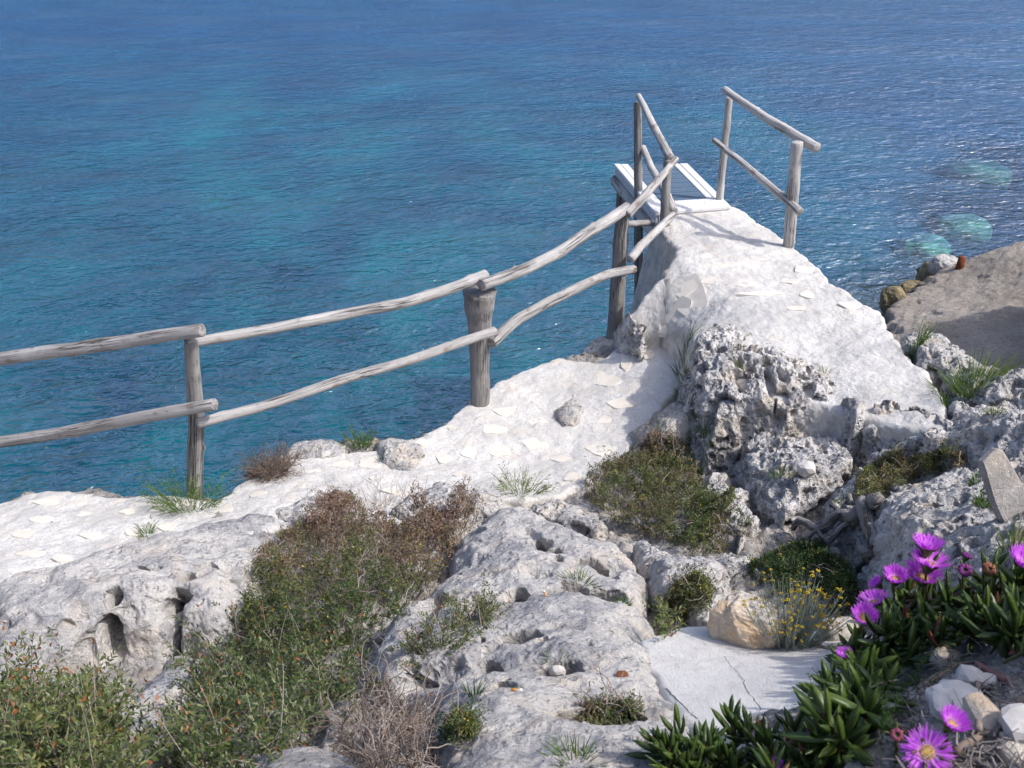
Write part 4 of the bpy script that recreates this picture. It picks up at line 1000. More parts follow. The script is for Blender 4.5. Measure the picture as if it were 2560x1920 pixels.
patch = [o for o in SC.objects if o.name == 'path.002'][0]
M_CRACK = mat_flat('crack_dirt', (0.10, 0.09, 0.08), 0.95, 0.2, 60)
def crack(pxs, w, seed):
    r = np.random.default_rng(seed); pts = []
    for (x0, y0), (x1, y1) in zip(pxs[:-1], pxs[1:]):
        for f in np.linspace(0, 1, 7)[:-1]:
            h, n = LAND.hit(x0 + (x1 - x0) * f + r.normal() * 2.2, y0 + (y1 - y0) * f + r.normal() * 1.5)
            if h is not None: pts.append(h + UPZ * 0.0012)
    pts = np.array(pts); d = np.gradient(pts, axis=0); s = np.cross(d, UPZ); s /= np.linalg.norm(s, axis=1)[:, None] + 1e-9
    ww = w * (0.35 + r.uniform(0, 1, len(pts)))[:, None]; V = np.vstack([pts - s * ww, pts + s * ww]); n = len(pts)
    Q = np.array([[i, i + 1, n + i + 1, n + i] for i in range(n - 1)])
    obj('crack', mesh_np('crack', V - np.array(patch.location), [Q], M_CRACK), patch)
UPZ = np.array([0, 0, 1.0])
crack([(1808, 1640), (1826, 1662), (1852, 1690), (1862, 1715), (1872, 1735), (1890, 1755), (1912, 1785), (1930, 1812)], 0.0011, 1)
crack([(1664, 1722), (1690, 1748), (1725, 1782), (1745, 1800)], 0.0018, 2)

# ------------------------------------------------------------------ foliage helpers
def unit(v): return v / (np.linalg.norm(v, axis=-1, keepdims=True) + 1e-9)
def blades(P, D, L, Wd, rng, bend=0.0, tint=None, acc=None):
    """diamond leaves: base P, direction D, length L, width Wd (arrays)"""
    n = len(P); D = unit(D); S = unit(np.cross(D, unit(rng.normal(size=(n, 3)))))
    N = np.cross(S, D)
    mid = P + D * (L * 0.45)[:, None] + N * (bend * L)[:, None]
    V = np.stack([P, mid + S * (Wd / 2)[:, None], P + D * L[:, None], mid - S * (Wd / 2)[:, None]], 1).reshape(-1, 3)
    Q = np.arange(4 * n).reshape(n, 4)
    acc.add(V, None, Q, tint=np.repeat(tint, 4))
def inpoly(poly, n, rng):
    poly = np.asarray(poly, float); lo, hi = poly.min(0), poly.max(0); out = []
    while len(out) < n:
        q = rng.uniform(lo, hi, (n * 2, 2)); d = sdf(q[:, 0], q[:, 1], poly)
        out += [(a[0], a[1], -b) for a, b in zip(q, d) if b < 0]
    return np.array(out[:n])
def twist(base, d, L, r, rng, n=7, jag=0.35, acc=None, tint=0.5, k=3, droop=0.0):
    pts = [np.array(base, float)]; d = np.array(d, float); d /= np.linalg.norm(d)
    for i in range(n - 1):
        pts.append(pts[-1] + d * L / (n - 1)); d = d + rng.normal(size=3) * jag + np.array([0, 0, -droop]); d /= np.linalg.norm(d)
    pts = np.array(pts)
    V, T, Q, ax = tube(pts, np.linspace(r, r * 0.45, n), k, False)
    acc.add(V, None, Q, tint=tint)
    return pts
GREENS = [(0.0, (0.025, 0.050, 0.018)), (0.25, (0.058, 0.102, 0.032)), (0.45, (0.110, 0.155, 0.050)), (0.62, (0.175, 0.170, 0.08)), (0.76, (0.28, 0.185, 0.135)), (0.88, (0.34, 0.215, 0.175)), (0.95, (0.42, 0.33, 0.05)), (1.0, (0.60, 0.48, 0.06))]
M_SCRUB = mat_leaf('scrub_leaf', GREENS, 0.7, 0.2, 0.2)
M_TWIG = mat_leaf('twig', [(0.0, (0.09, 0.065, 0.05)), (0.5, (0.27, 0.205, 0.165)), (1.0, (0.44, 0.39, 0.35))], 0.85, 0.15, 0.0)
M_GRASS = mat_leaf('grass_blade', [(0.0, (0.03, 0.065, 0.016)), (0.4, (0.10, 0.185, 0.03)), (0.7, (0.20, 0.26, 0.06)), (1.0, (0.34, 0.29, 0.16))], 0.6, 0.25, 0.3)
UP = np.array([0, 0, 1.0])

def mound(label, cat, poly, H, tufts, seed, pink=0.0, pinky=None, yellow=0.03, leaf=(0.0145, 0.0052), dense=17, twigs=60, name='scrub_bush', dark=0.0, group='low heathy bushes among the rocks'):
    """low dense heath bush: a dome of leafy shoots over the ground inside a traced footprint"""
    tufts = int(tufts * 1.55); rng = np.random.default_rng(seed); q = inpoly(poly, tufts, rng); dm = np.percentile(q[:, 2], 92)
    fo, tw = Acc(), Acc(); bases = []; py0, py1 = q[:, 1].min(), q[:, 1].max()
    for px, py, d in q:
        P, n = LAND.hit(px, py)
        if P is None: continue
        dome = math.sqrt(1 - (1 - min(1, d / dm)) ** 2)
        h = H * (0.22 + 0.78 * dome) * np.clip(0.8 + 1.1 * fbm(np.array([P[0] * 6.0]), np.array([P[1] * 6.0]), seed, 3)[0], 0.3, 1.7)
        up = h * rng.uniform(0.25, 1.0) ** 0.6 * (rng.uniform(1.1, 1.6) if rng.uniform() < 0.12 else 1.0)
        # keep shoots inside the outline they rise into
        if fbm(np.array([P[0] * 6.0]), np.array([P[1] * 6.0]), seed + 11, 2)[0] < -0.16 and rng.uniform() < 0.85: continue
        bases.append((P, up, px, py))
    Pb = np.array([b[0] for b in bases]); up = np.array([b[1] for b in bases]); pxy = np.array([[b[2], b[3]] for b in bases])
    c = Pb.mean(0); c[2] = Pb[:, 2].min()
    D = unit(np.stack([(Pb[:, 0] - c[0]) * 0.5, (Pb[:, 1] - c[1]) * 0.5, np.full(len(Pb), 0.35)], 1) + rng.normal(size=(len(Pb), 3)) * 0.36)
    tip = Pb + UP[None] * up[:, None]
    zone = fbm(Pb[:, 0] * 3.3, Pb[:, 1] * 3.3, seed + 2, 3)
    pk = pink + (0 if pinky is None else 1.5 * pinky * (1 - (pxy[:, 1] - py0) / (py1 - py0)) ** 1.4)
    tone = 0.38 + 0.32 * zone + 0.42 * np.clip(pk + 0.35 * fbm(Pb[:, 0] * 5, Pb[:, 1] * 5, seed + 7, 2), 0, 1) - dark
    n = len(Pb); k = dense
    f = rng.uniform(0, 1, (n, k)); sl = rng.uniform(0.03, 0.085, n)
    P = tip[:, None] - D[:, None] * (sl[:, None] * f)[..., None] + rng.normal(size=(n, k, 3)) * 0.004
    LD = D[:, None] * 0.9 + rng.normal(size=(n, k, 3)) * 0.55
    tint = np.clip(tone[:, None] + rng.normal(size=(n, k)) * 0.085, 0.0, 0.89)
    fl = (f < 0.25) & (rng.uniform(size=(n, 1)) < yellow * 8) & (rng.uniform(size=(n, k)) < 0.4)
    tint = np.where(fl, rng.uniform(0.93, 1.0, (n, k)), tint)
    L = rng.uniform(0.7, 1.25, (n, k)) * leaf[0]; Wd = rng.uniform(0.8, 1.2, (n, k)) * leaf[1]
    blades(P.reshape(-1, 3), LD.reshape(-1, 3), L.ravel(), Wd.ravel(), rng, 0.1, tint.ravel(), fo)
    for i in range(n):
        if i % 3 == 0: twist(Pb[i] - [0, 0, 0.01], D[i] * 0.4 + UP * 0.8, up[i] + 0.01, 0.0016, rng, 4, 0.25, tw, rng.uniform(0.1, 0.6))
    for _ in range(int(twigs * 1.8)):
        i = rng.integers(n); twist(tip[i] - D[i] * 0.02, D[i] * 0.5 + rng.normal(size=3) * 0.8, rng.uniform(0.05, 0.16), 0.0024, rng, 7, 0.5, tw, rng.uniform(0.4, 1.0))
    root = empty(name, c, label, cat, group)
    tag(obj('foliage', fo.mesh('foliage', M_SCRUB, True, c), root), kind='stuff')
    tag(obj('twigs', tw.mesh('twigs', M_TWIG, True, c), root), kind='stuff')
    return root
mound('wide heathy bush, green at left, brownish pink along its top, left of centre outcrop', 'bush',
      [(600, 1600), (620, 1500), (650, 1400), (720, 1345), (800, 1305), (900, 1290), (1000, 1330), (1070, 1300), (1120, 1272), (1190, 1262), (1205, 1290), (1165, 1350), (1125, 1420), (1085, 1490), (1000, 1550), (940, 1600), (780, 1640), (650, 1680)],
      0.30, 2500, 101, -0.10, 1.0, 0.03, twigs=170)
mound('green and rusty spreading bush between the lower path and the pocked rocks', 'bush',
      [(1455, 1225), (1480, 1185), (1560, 1160), (1670, 1160), (1740, 1200), (1765, 1250), (1850, 1285), (1878, 1335), (1858, 1375), (1760, 1395), (1680, 1370), (1560, 1325), (1480, 1270)],
      0.23, 1700, 103, 0.20, 0.25, 0.05, twigs=90)
mound('cushion plant dotted with yellow flowers, tucked between grey rocks at right', 'bush',
      [(2135, 1215), (2185, 1160), (2240, 1145), (2340, 1140), (2420, 1150), (2405, 1172), (2300, 1195), (2210, 1235), (2185, 1290), (2165, 1330), (2140, 1290)],
      0.11, 900, 105, 0.12, 0.4, 0.10, (0.011, 0.0045), twigs=40)
mound('dark green creeping bush behind the yellow flowered silvery plant', 'bush',
      [(1860, 1420), (1960, 1380), (2050, 1370), (2110, 1420), (2140, 1490), (2120, 1540), (2050, 1545), (1960, 1510), (1890, 1460)],
      0.13, 1000, 107, -0.3, 0.0, 0.025, twigs=30, dark=0.12)
mound('small bush with yellowish tips in front of the knobbly rock', 'bush', [(1672, 1500), (1700, 1460), (1745, 1455), (1778, 1490), (1765, 1540), (1690, 1550)], 0.14, 420, 109, 0.15, 0.2, 0.09, twigs=30)
mound('little yellow green bush on the left flank of the centre outcrop', 'bush', [(1118, 1840), (1140, 1805), (1180, 1800), (1192, 1830), (1175, 1850), (1135, 1855)], 0.09, 260, 111, 0.1, 0.1, 0.16, (0.010, 0.004), twigs=10)
mound('pinkish sprig patch on the flat grey rock beside the path', 'bush', [(790, 1262), (820, 1245), (860, 1240), (890, 1255), (860, 1275), (810, 1280)], 0.07, 150, 113, 0.95, 0.0, 0.0, twigs=40)
mound('mixed dry and green growth in the hollow near the bottom of the centre outcrop', 'bush', [(1440, 1790), (1490, 1765), (1570, 1770), (1610, 1790), (1580, 1810), (1480, 1812)], 0.05, 260, 119, 0.2, 0.3, 0.0, twigs=50)
mound('rusty twiggy growth at the foot of the crag beside the flagged path bend', 'bush', [(1590, 1130), (1640, 1105), (1720, 1110), (1740, 1140), (1690, 1165), (1610, 1160)], 0.11, 380, 121, 0.35, 0.4, 0.01, twigs=70)

# ------------------------------------------------------------------ shrubs with separate broad leaves
LT = np.array([[0, 0, 0], [-.30, .30, .05], [0, .32, 0], [.30, .30, .05], [-.27, .66, .04], [0, .66, .01], [.27, .66, .04], [0, 1, -.06]])
LTT = np.array([[0, 2, 1], [0, 3, 2], [4, 5, 7], [5, 6, 7]]); LTQ = np.array([[1, 2, 5, 4], [2, 3, 6, 5]])
M_BROAD = mat_leaf('broad_leaf', [(0.0, (0.024, 0.050, 0.014)), (0.4, (0.075, 0.115, 0.028)), (0.7, (0.165, 0.185, 0.05)), (0.86, (0.26, 0.25, 0.085)), (0.95, (0.30, 0.12, 0.04)), (1.0, (0.36, 0.11, 0.03))], 0.42, 0.45, 0.22)
def frame(D, rng=None, roll=None):
    D = unit(D[None])[0]; ref = UP if abs(D[2]) < 0.9 else np.array([0, 1.0, 0])
    S = unit(np.cross(D, ref)[None])[0]; N = np.cross(S, D)
    if roll is not None: S, N = S * math.cos(roll) + N * math.sin(roll), -S * math.sin(roll) + N * math.cos(roll)
    return np.stack([S, D, N], 1)                  # columns: x side, y along, z normal
def leafy(label, poly, nst, h0, h1, seed, leafL, dead=14, base_shift=60, bare=12, nparts=300, group='broad leaved shrubs at lower left', spread=0.35, dark=0.0):
    rng = np.random.default_rng(seed); q = inpoly(poly, nst, rng)
    leaves = []; tw = Acc(); deads = []
    for px, py, d in q:
        P, n = LAND.hit(px, py + base_shift)
        if P is None: continue
        h = rng.uniform(h0, h1); D = unit((UP + rng.normal(size=3) * spread)[None])[0]
        pts = twist(P - UP * 0.02, D, h + 0.02, 0.0022, rng, 9, 0.10, tw, rng.uniform(0.2, 0.9), 4)
        def dress(pts, frac):
            Ls = np.r_[0, np.cumsum(np.linalg.norm(np.diff(pts, axis=0), axis=1))]; s0 = Ls[-1] * frac; s = s0; az = rng.uniform(0, 6.28)
            while s < Ls[-1]:
                p = np.array([np.interp(s, Ls, pts[:, k]) for k in range(3)])
                i = min(len(pts) - 2, np.searchsorted(Ls, s)); ax = unit((pts[i + 1] - pts[i])[None])[0]; Fm = frame(ax)
                for sgn in (1, -1):
                    if rng.uniform() < 0.12: continue
                    out = Fm[:, 0] * math.cos(az) * sgn + Fm[:, 2] * math.sin(az) * sgn
                    leaves.append((p, unit((ax * rng.uniform(0.5, 1.0) + out + rng.normal(size=3) * 0.2)[None])[0], leafL * rng.uniform(0.65, 1.2), rng.normal() * 0.35, rng.uniform()))
                az += 1.57 + rng.normal() * 0.2; s += leafL * rng.uniform(0.42, 0.7)
            leaves.append((pts[-1], unit((pts[-1] - pts[-2])[None])[0], leafL * 0.8, 0, rng.uniform()))
        dress(pts, 0.30)
        for _ in range(rng.integers(1, 4)):
            i = rng.integers(2, 8); d2 = unit((D * 0.6 + rng.normal(size=3) * 0.6)[None])[0]
            dress(twist(pts[i], d2, rng.uniform(0.05, 0.13), 0.0014, rng, 5, 0.12, tw, rng.uniform(0.3, 0.9), 3), 0.2)
    for _ in range(bare):
        px, py, d = q[rng.integers(len(q))]; P, n = LAND.hit(px, py + base_shift)
        D = unit((UP + rng.normal(size=3) * 0.25)[None])[0]
        pts = twist(P, D, rng.uniform(h1, h1 * 1.45), 0.0020, rng, 9, 0.06, tw, rng.uniform(0.7, 1.0), 4)
        for k in range(rng.integers(0, 5)):
            deads.append((pts[-1 - k], unit((pts[-1] - pts[-2])[None])[0] + rng.normal(size=3) * 0.5))
    for _ in range(dead):
        px, py, d = q[rng.integers(len(q))]; P, n = LAND.hit(px, py + base_shift); deads.append((P + UP * rng.uniform(h0, h1), rng.normal(size=3) + UP))
    c = np.mean([l[0] for l in leaves], 0); c[2] = min(l[0][2] for l in leaves) - 0.15
    root = empty('leafy_shrub', c, label, 'shrub', group)
    cp = np.array([0, 0, CAMZ])
    size = [l[2] / np.linalg.norm(l[0] - cp) + 0.25 * (l[0][2] - c[2]) * l[2] for l in leaves]
    order = np.argsort(size)[::-1]
    # a few shared leaf meshes for the leaves that show largest
    shared = []
    for v in range(8):
        me = mesh_np('leaf', LT * [0.9, 1, 1.0 + 0.6 * (v % 3)], [LTT, LTQ], M_BROAD, True, {'tint': np.full(8, (0.32, 0.44, 0.54, 0.62, 0.70, 0.78, 0.86, 0.40)[v] - dark)})
        shared.append(me)
    rest = Acc(); npart = 0
    for r_, i in enumerate(order):
        p, D, L, roll, rv = leaves[i]; Fm = frame(D, roll=roll)
        wl = L * (0.46 + 0.16 * rv)
        if npart < nparts:
            o = bpy.data.objects.new('leaf', shared[int(rv * 7.99)]); COL.objects.link(o); o.parent = root
            M = Matrix(((Fm[0, 0] * wl, Fm[0, 1] * L, Fm[0, 2] * L, p[0] - c[0]), (Fm[1, 0] * wl, Fm[1, 1] * L, Fm[1, 2] * L, p[1] - c[1]), (Fm[2, 0] * wl, Fm[2, 1] * L, Fm[2, 2] * L, p[2] - c[2]), (0, 0, 0, 1)))
            o.matrix_local = M; npart += 1
        else:
            V = (LT * [wl, L, L]) @ Fm.T + p
            rest.add(V, LTT, LTQ, tint=np.clip(0.50 + 0.30 * (rv - 0.5) * 2 - dark + (0.45 if rv > 0.985 else 0), 0, 1))
    if rest.n: tag(obj('foliage', rest.mesh('foliage', M_BROAD, True, c), root), kind='stuff')
    tag(obj('twigs', tw.mesh('twigs', M_TWIG, True, c), root), kind='stuff')
    dm = mesh_np('dead_leaf', LT * [0.95, 1, 3.0], [LTT, LTQ], M_BROAD, True, {'tint': np.full(8, 0.97)})
    for p, D in deads:
        Fm = frame(np.asarray(D, float), roll=rng.uniform(0, 6)); L = leafL * rng.uniform(0.6, 0.95); wl = L * 0.75
        o = bpy.data.objects.new('dead_leaf', dm); COL.objects.link(o); o.parent = root
        o.matrix_local = Matrix(((Fm[0, 0] * wl, Fm[0, 1] * L, Fm[0, 2] * L, p[0] - c[0]), (Fm[1, 0] * wl, Fm[1, 1] * L, Fm[1, 2] * L, p[1] - c[1]), (Fm[2, 0] * wl, Fm[2, 1] * L, Fm[2, 2] * L, p[2] - c[2]), (0, 0, 0, 1)))
    return root
leafy('leafy shrub in the bottom left corner with rusty dead leaves on bare tips', [(-60, 1660), (60, 1680), (150, 1700), (260, 1720), (330, 1780), (300, 1860), (360, 1930), (-60, 1930)], 280, 0.10, 0.25, 201, 0.0255, 22, 60, 34)
leafy('dark leafy shrub growing between the grey boulder and the dry twigs', [(520, 1570), (620, 1530), (760, 1560), (860, 1590), (900, 1640), (880, 1720), (800, 1760), (740, 1850), (600, 1900), (480, 1920), (400, 1900), (440, 1780), (480, 1680)], 300, 0.08, 0.22, 203, 0.024, 44, 40, 26, dark=0.14)
leafy('small round leaved sprig at the edge of the smooth cement patch', [(1630, 1545), (1660, 1535), (1700, 1550), (1690, 1575), (1645, 1575)], 14, 0.05, 0.10, 205, 0.03, 2, 10, 2, nparts=60, group='small leafy sprigs')

leafy('dense dark green leafy tuft under the light grey rock shelf', [(1120, 1560), (1150, 1520), (1190, 1512), (1225, 1540), (1210, 1575), (1150, 1590)], 46, 0.03, 0.11, 207, 0.015, 2, 10, 3, nparts=120, group='small leafy sprigs', spread=0.6, dark=0.08)
leafy('dark green sprawling sprigs on the left shoulder of the centre outcrop', [(1022, 1605), (1050, 1578), (1120, 1582), (1130, 1610), (1090, 1632), (1040, 1636)], 36, 0.02, 0.08, 209, 0.014, 3, 6, 8, nparts=120, group='small leafy sprigs', spread=0.8, dark=0.12)

# ------------------------------------------------------------------ dry twig bushes and grass tufts
def dry_bush(label, px, py, wpx, hpx, n, seed, tone=(0.3, 0.9), jag=0.45, group='dry leafless bushes', spread=1.0, r=0.0018, foot=None):
    rng = np.random.default_rng(seed); tw = Acc(); P0, n0 = LAND.hit(px, py); m = pxm(px, py, P0)
    for _ in range(n):
        a, rr = rng.uniform(0, 6.28), math.sqrt(rng.uniform())
        if foot is None: x, y = P0[0] + 0.32 * wpx * m * rr * math.cos(a), P0[1] + 0.32 * wpx * m * rr * math.sin(a)
        else:
            s_ = inpoly(foot, 1, rng)[0]; h_, _n = LAND.hit(s_[0], s_[1]); x, y = h_[0], h_[1]
        B, _ = LAND.drop(x, y); 
        D = np.array([math.cos(a) * rr * spread, math.sin(a) * rr * spread, 0.9]) + rng.normal(size=3) * 0.3
        L = hpx * m * rng.uniform(0.5, 1.15); tn = rng.uniform(*tone)
        pts = twist(B - UP * 0.01, D, L, r, rng, 8, jag, tw, tn)
        for _k in range(2):
            i = rng.integers(2, 7); twist(pts[i], unit((pts[i] - pts[i - 1])[None])[0] + rng.normal(size=3) * 0.6, L * 0.4, r * 0.6, rng, 5, jag, tw, tn)
    base = np.array([P0[0], P0[1], P0[2] - 0.02])
    return tag(obj('dry_bush', tw.mesh('dry_bush', M_TWIG, True, base), loc=base), label, 'bush', group)
dry_bush('tangle of grey leafless twigs at the bottom between leafy shrub and outcrop', 980, 1840, 230, 170, 210, 301, (0.15, 1.0), 0.42, r=0.0026, foot=[(880, 1760), (960, 1720), (1060, 1780), (1090, 1880), (1090, 1960), (900, 1960), (850, 1850)], spread=0.6)
dry_bush('brown dry bush hanging over the outer path edge above the sea', 672, 1182, 120, 80, 260, 303, (0.15, 0.55), 0.28, r=0.0026)
dry_bush('bare brown twigs sticking up from the left shoulder of the centre outcrop', 1090, 1560, 110, 110, 22, 305, (0.1, 0.5), 0.18)
dry_bush('wispy dry stalks at the path edge above the flat grey rock', 950, 1275, 170, 90, 40, 307, (0.4, 0.8), 0.16, r=0.0014)
M_DARKT = M_TWIG
def grass(label, px, py, wpx, hpx, n, tone, seed, stiff=0.5, wid=0.0046, group='grass and samphire tufts on the rocks', branchy=False):
    rng = np.random.default_rng(seed); P0, n0 = LAND.hit(px, py)
    if P0 is None: return
    m = pxm(px, py, P0); a = Acc(); sp = wpx * m * 0.5
    for _ in range(n):
        g, rr = rng.uniform(0, 6.28), math.sqrt(rng.uniform())
        x, y = P0[0] + sp * 0.6 * rr * math.cos(g), P0[1] + sp * 0.6 * rr * math.sin(g)
        B, _n = LAND.drop(x, y)
        if B is None or abs(B[2] - P0[2]) > 0.25: continue
        D = np.array([math.cos(g) * rr, math.sin(g) * rr, 0]) * (sp / (hpx * m + 1e-6)) * 0.9 + UP + rng.normal(size=3) * 0.15
        L = hpx * m * rng.uniform(0.5, 1.15); k = 4
        pts = [B - UP * 0.01]; d = unit(D[None])[0]
        for i in range(k):
            pts.append(pts[-1] + d * L / k); d = unit((d + rng.normal(size=3) * 0.08 + np.array([math.cos(g) * .1, math.sin(g) * .1, -0.10 * (1 - stiff)]))[None])[0]
        pts = np.array(pts); S = unit(np.cross(d, rng.normal(size=3))[None])[0]
        w = wid * np.array([1, 0.95, 0.8, 0.55, 0.1]) * rng.uniform(0.7, 1.2)
        V = np.vstack([pts + S * w[:, None] / 2, pts - S * w[:, None] / 2])
        Q = np.array([[i, i + 1, 5 + i + 1, 5 + i] for i in range(4)])
        tn = np.clip(rng.uniform(*tone), 0, 1); a.add(V, None, Q, tint=tn)
        if branchy:
            nb = 7; f = rng.uniform(0.35, 1, nb) * 4; i0 = np.minimum(f.astype(int), 3)
            Pq = pts[i0] + (pts[i0 + 1] - pts[i0]) * (f - i0)[:, None]
            blades(Pq, d[None] * 0.8 + rng.normal(size=(nb, 3)) * 0.6, L * rng.uniform(0.15, 0.32, nb), np.full(nb, wid * 0.8), rng, 0.05, np.full(nb, tn), a)
    if not a.n: return
    base = np.array([P0[0], P0[1], P0[2] - 0.02])
    return tag(obj('grass_tuft', a.mesh('grass_tuft', M_GRASS, True, base), loc=base), label, 'grass tuft', group)
for i, g_ in enumerate([
    ('feathery green tuft around the foot of the fence post at left', 470, 1264, 200, 92, 130, (0.25, 0.6), True),
    ('green tuft on the path edge at the left foot of the flared post', 905, 1116, 60, 52, 60, (0.2, 0.6), True),
    ('small green tuft on the pale rock lump at the path edge', 880, 1118, 70, 30, 30, (0.25, 0.6), True),
    ('tiny tuft on top of the cream knobbly rock', 955, 1150, 34, 26, 24, (0.2, 0.5), False),
    ('grey green grass growing on the path above the centre outcrop', 1300, 1228, 150, 62, 70, (0.35, 0.9), True),
    ('small grey tuft on the path just above the lichened boulder', 366, 1338, 46, 42, 26, (0.3, 0.8), True),
    ('dark green tuft under the tilted flagstone by the path bend', 1716, 872, 62, 56, 70, (0.05, 0.35), False),
    ('yellowish green tuft on the shaded left wall of the crag', 1718, 940, 60, 50, 60, (0.25, 0.65), False),
    ('long green tuft in the shade at the foot of the crag', 1752, 1130, 80, 66, 90, (0.1, 0.45), False),
    ('dark grass at the brownish rock foot left of the shaded tuft', 1640, 1118, 80, 40, 50, (0.1, 0.5), False),
    ('bright green tuft in a pocket of the pocked slab', 1952, 1190, 56, 36, 60, (0.3, 0.6), False),
    ('sparse dry sprig in the largest hole of the crag', 1842, 960, 26, 50, 12, (0.5, 0.9), False),
    ('little yellow sprig at the top of the crag beside the whitewash', 2062, 932, 34, 30, 16, (0.5, 1.0), False),
    ('upright green tuft on the low cream rock at the sea edge', 2285, 888, 40, 60, 60, (0.15, 0.5), True),
    ('large fresh green tuft bending over the right sea edge', 2440, 965, 150, 92, 190, (0.35, 0.7), False),
    ('broad green grass patch left of the large fresh tuft', 2375, 985, 130, 46, 120, (0.25, 0.6), False),
    ('short green grass at the end of the whitewashed ramp', 2368, 1018, 50, 40, 60, (0.3, 0.6), False),
    ('small dry green tuft on the crumbly rock at the right edge', 2490, 1030, 60, 34, 40, (0.3, 0.8), False),
    ('yellowish tuft on the crumbly rock nearer the ramp', 2430, 1012, 60, 36, 40, (0.5, 0.9), False),
    ('green tuft in a crack of the big weathered rock at right', 2462, 1262, 60, 40, 60, (0.2, 0.5), True),
    ('small tuft in the upper hollow of the big weathered rock', 2440, 1206, 36, 30, 30, (0.2, 0.5), True),
    ('tall dry grass at the right edge above the flowers', 2535, 1372, 90, 90, 80, (0.3, 1.0), False),
    ('grass filling the upper hollow of the centre outcrop', 1445, 1478, 120, 36, 110, (0.15, 0.6), False),
    ('small green tuft right of the upper hollow of the centre outcrop', 1556, 1506, 52, 28, 50, (0.1, 0.5), False),
    ('green grass filling the lower oval hollow of the centre outcrop', 1392, 1668, 120, 26, 110, (0.1, 0.5), False),
    ('thin upright blades beside the deep dark hole of the outcrop', 1186, 1738, 46, 74, 24, (0.15, 0.5), False),
    ('tiny tuft next to the longer cigarette butt', 1292, 1722, 34, 20, 26, (0.15, 0.4), False),
    ('blades in the dry hollow near the bottom of the outcrop', 1570, 1800, 120, 50, 34, (0.1, 0.7), False),
    ('dark blades and dead stalks at the bottom edge right of centre', 1440, 1905, 170, 60, 80, (0.05, 0.6), False),
    ('small green tuft beside the white pebble in the pocked slab', 2110, 1260, 40, 26, 30, (0.2, 0.5), True),
    ('little dark tuft in the hole of the big weathered rock', 2200, 1232, 30, 20, 24, (0.1, 0.4), True)]):
    lab, px, py, wp, hp, n_, tn, br = g_
    grass(lab, px, py, wp, hp, n_, tn, 400 + i, branchy=br)

# ------------------------------------------------------------------ silvery plant with yellow heads
def everlasting():
    rng = np.random.default_rng(501); P0, n = LAND.hit(1975, 1612); m = pxm(1975, 1612, P0)
    M_S = mat_leaf('silver_stem', [(0.0, (0.20, 0.25, 0.20)), (1.0, (0.46, 0.50, 0.43))], 0.8, 0.15, 0.15)
    M_Y = mat_leaf('yellow_head', [(0.0, (0.40, 0.27, 0.02)), (1.0, (0.62, 0.47, 0.05))], 0.7, 0.2, 0.1)
    st = Acc(); heads = []
    for i in range(230):
        a, rr = rng.uniform(0, 6.28), math.sqrt(rng.uniform())
        bx, by = P0[0] + 0.07 * rr * math.cos(a), P0[1] + 0.05 * rr * math.sin(a)
        D = np.array([math.cos(a) * rr * 0.62 + 0.02, math.sin(a) * rr * 0.5, 1.0]); L = rng.uniform(0.17, 0.34) * (1.05 - 0.25 * rr)
        pts = twist((bx, by, P0[2] - 0.02), D, L, 0.0019, rng, 6, 0.045, st, rng.uniform(0.3, 1.0), 3)
        k = 9; f = rng.uniform(0.1, 0.85, k) * 5; i0 = np.minimum(f.astype(int), 4)
        Pq = pts[i0] + (pts[i0 + 1] - pts[i0]) * (f - i0)[:, None]
        blades(Pq, unit((pts[-1] - pts[0])[None]) + rng.normal(size=(k, 3)) * 0.45, rng.uniform(0.018, 0.03, k), np.full(k, 0.0022), rng, 0.05, rng.uniform(0, 0.8, k), st)
        if i % 2 == 0: heads.append(pts[-1])
    c = P0 - UP * 0.02
    root = empty('everlasting_plant', c, 'silvery plant with many small yellow flower heads behind the cream boulder', 'plant')
    tag(obj('stems', st.mesh('stems', M_S, True, c), root), kind='stuff')
    hm = []
    for v in range(4):
        a = Acc(); r2 = np.random.default_rng(v)
        for k in range(9):
            g = r2.uniform(0, 6.28); q = math.sqrt(r2.uniform()) * 0.0065
            o_ = np.array([q * math.cos(g), q * math.sin(g), r2.uniform(-.001, .003)])
            V = np.array([[1, 0, 0], [-.5, .87, 0], [-.5, -.87, 0], [0, 0, 1.1], [0, 0, -1.2]]) * 0.0030 + o_
            a.add(V, [[0, 1, 3], [1, 2, 3], [2, 0, 3], [1, 0, 4], [2, 1, 4], [0, 2, 4]], None, tint=r2.uniform())
        hm.append(a.mesh('flower_head', M_Y, True))
    for i, p in enumerate(heads):
        o = bpy.data.objects.new('flower_head', hm[i % 4]); COL.objects.link(o); o.parent = root; o.location = p - c
        s = rng.uniform(0.8, 1.35); o.scale = (s, s, s); o.rotation_euler = (rng.normal() * .3, rng.normal() * .3, rng.uniform(0, 6))
everlasting()

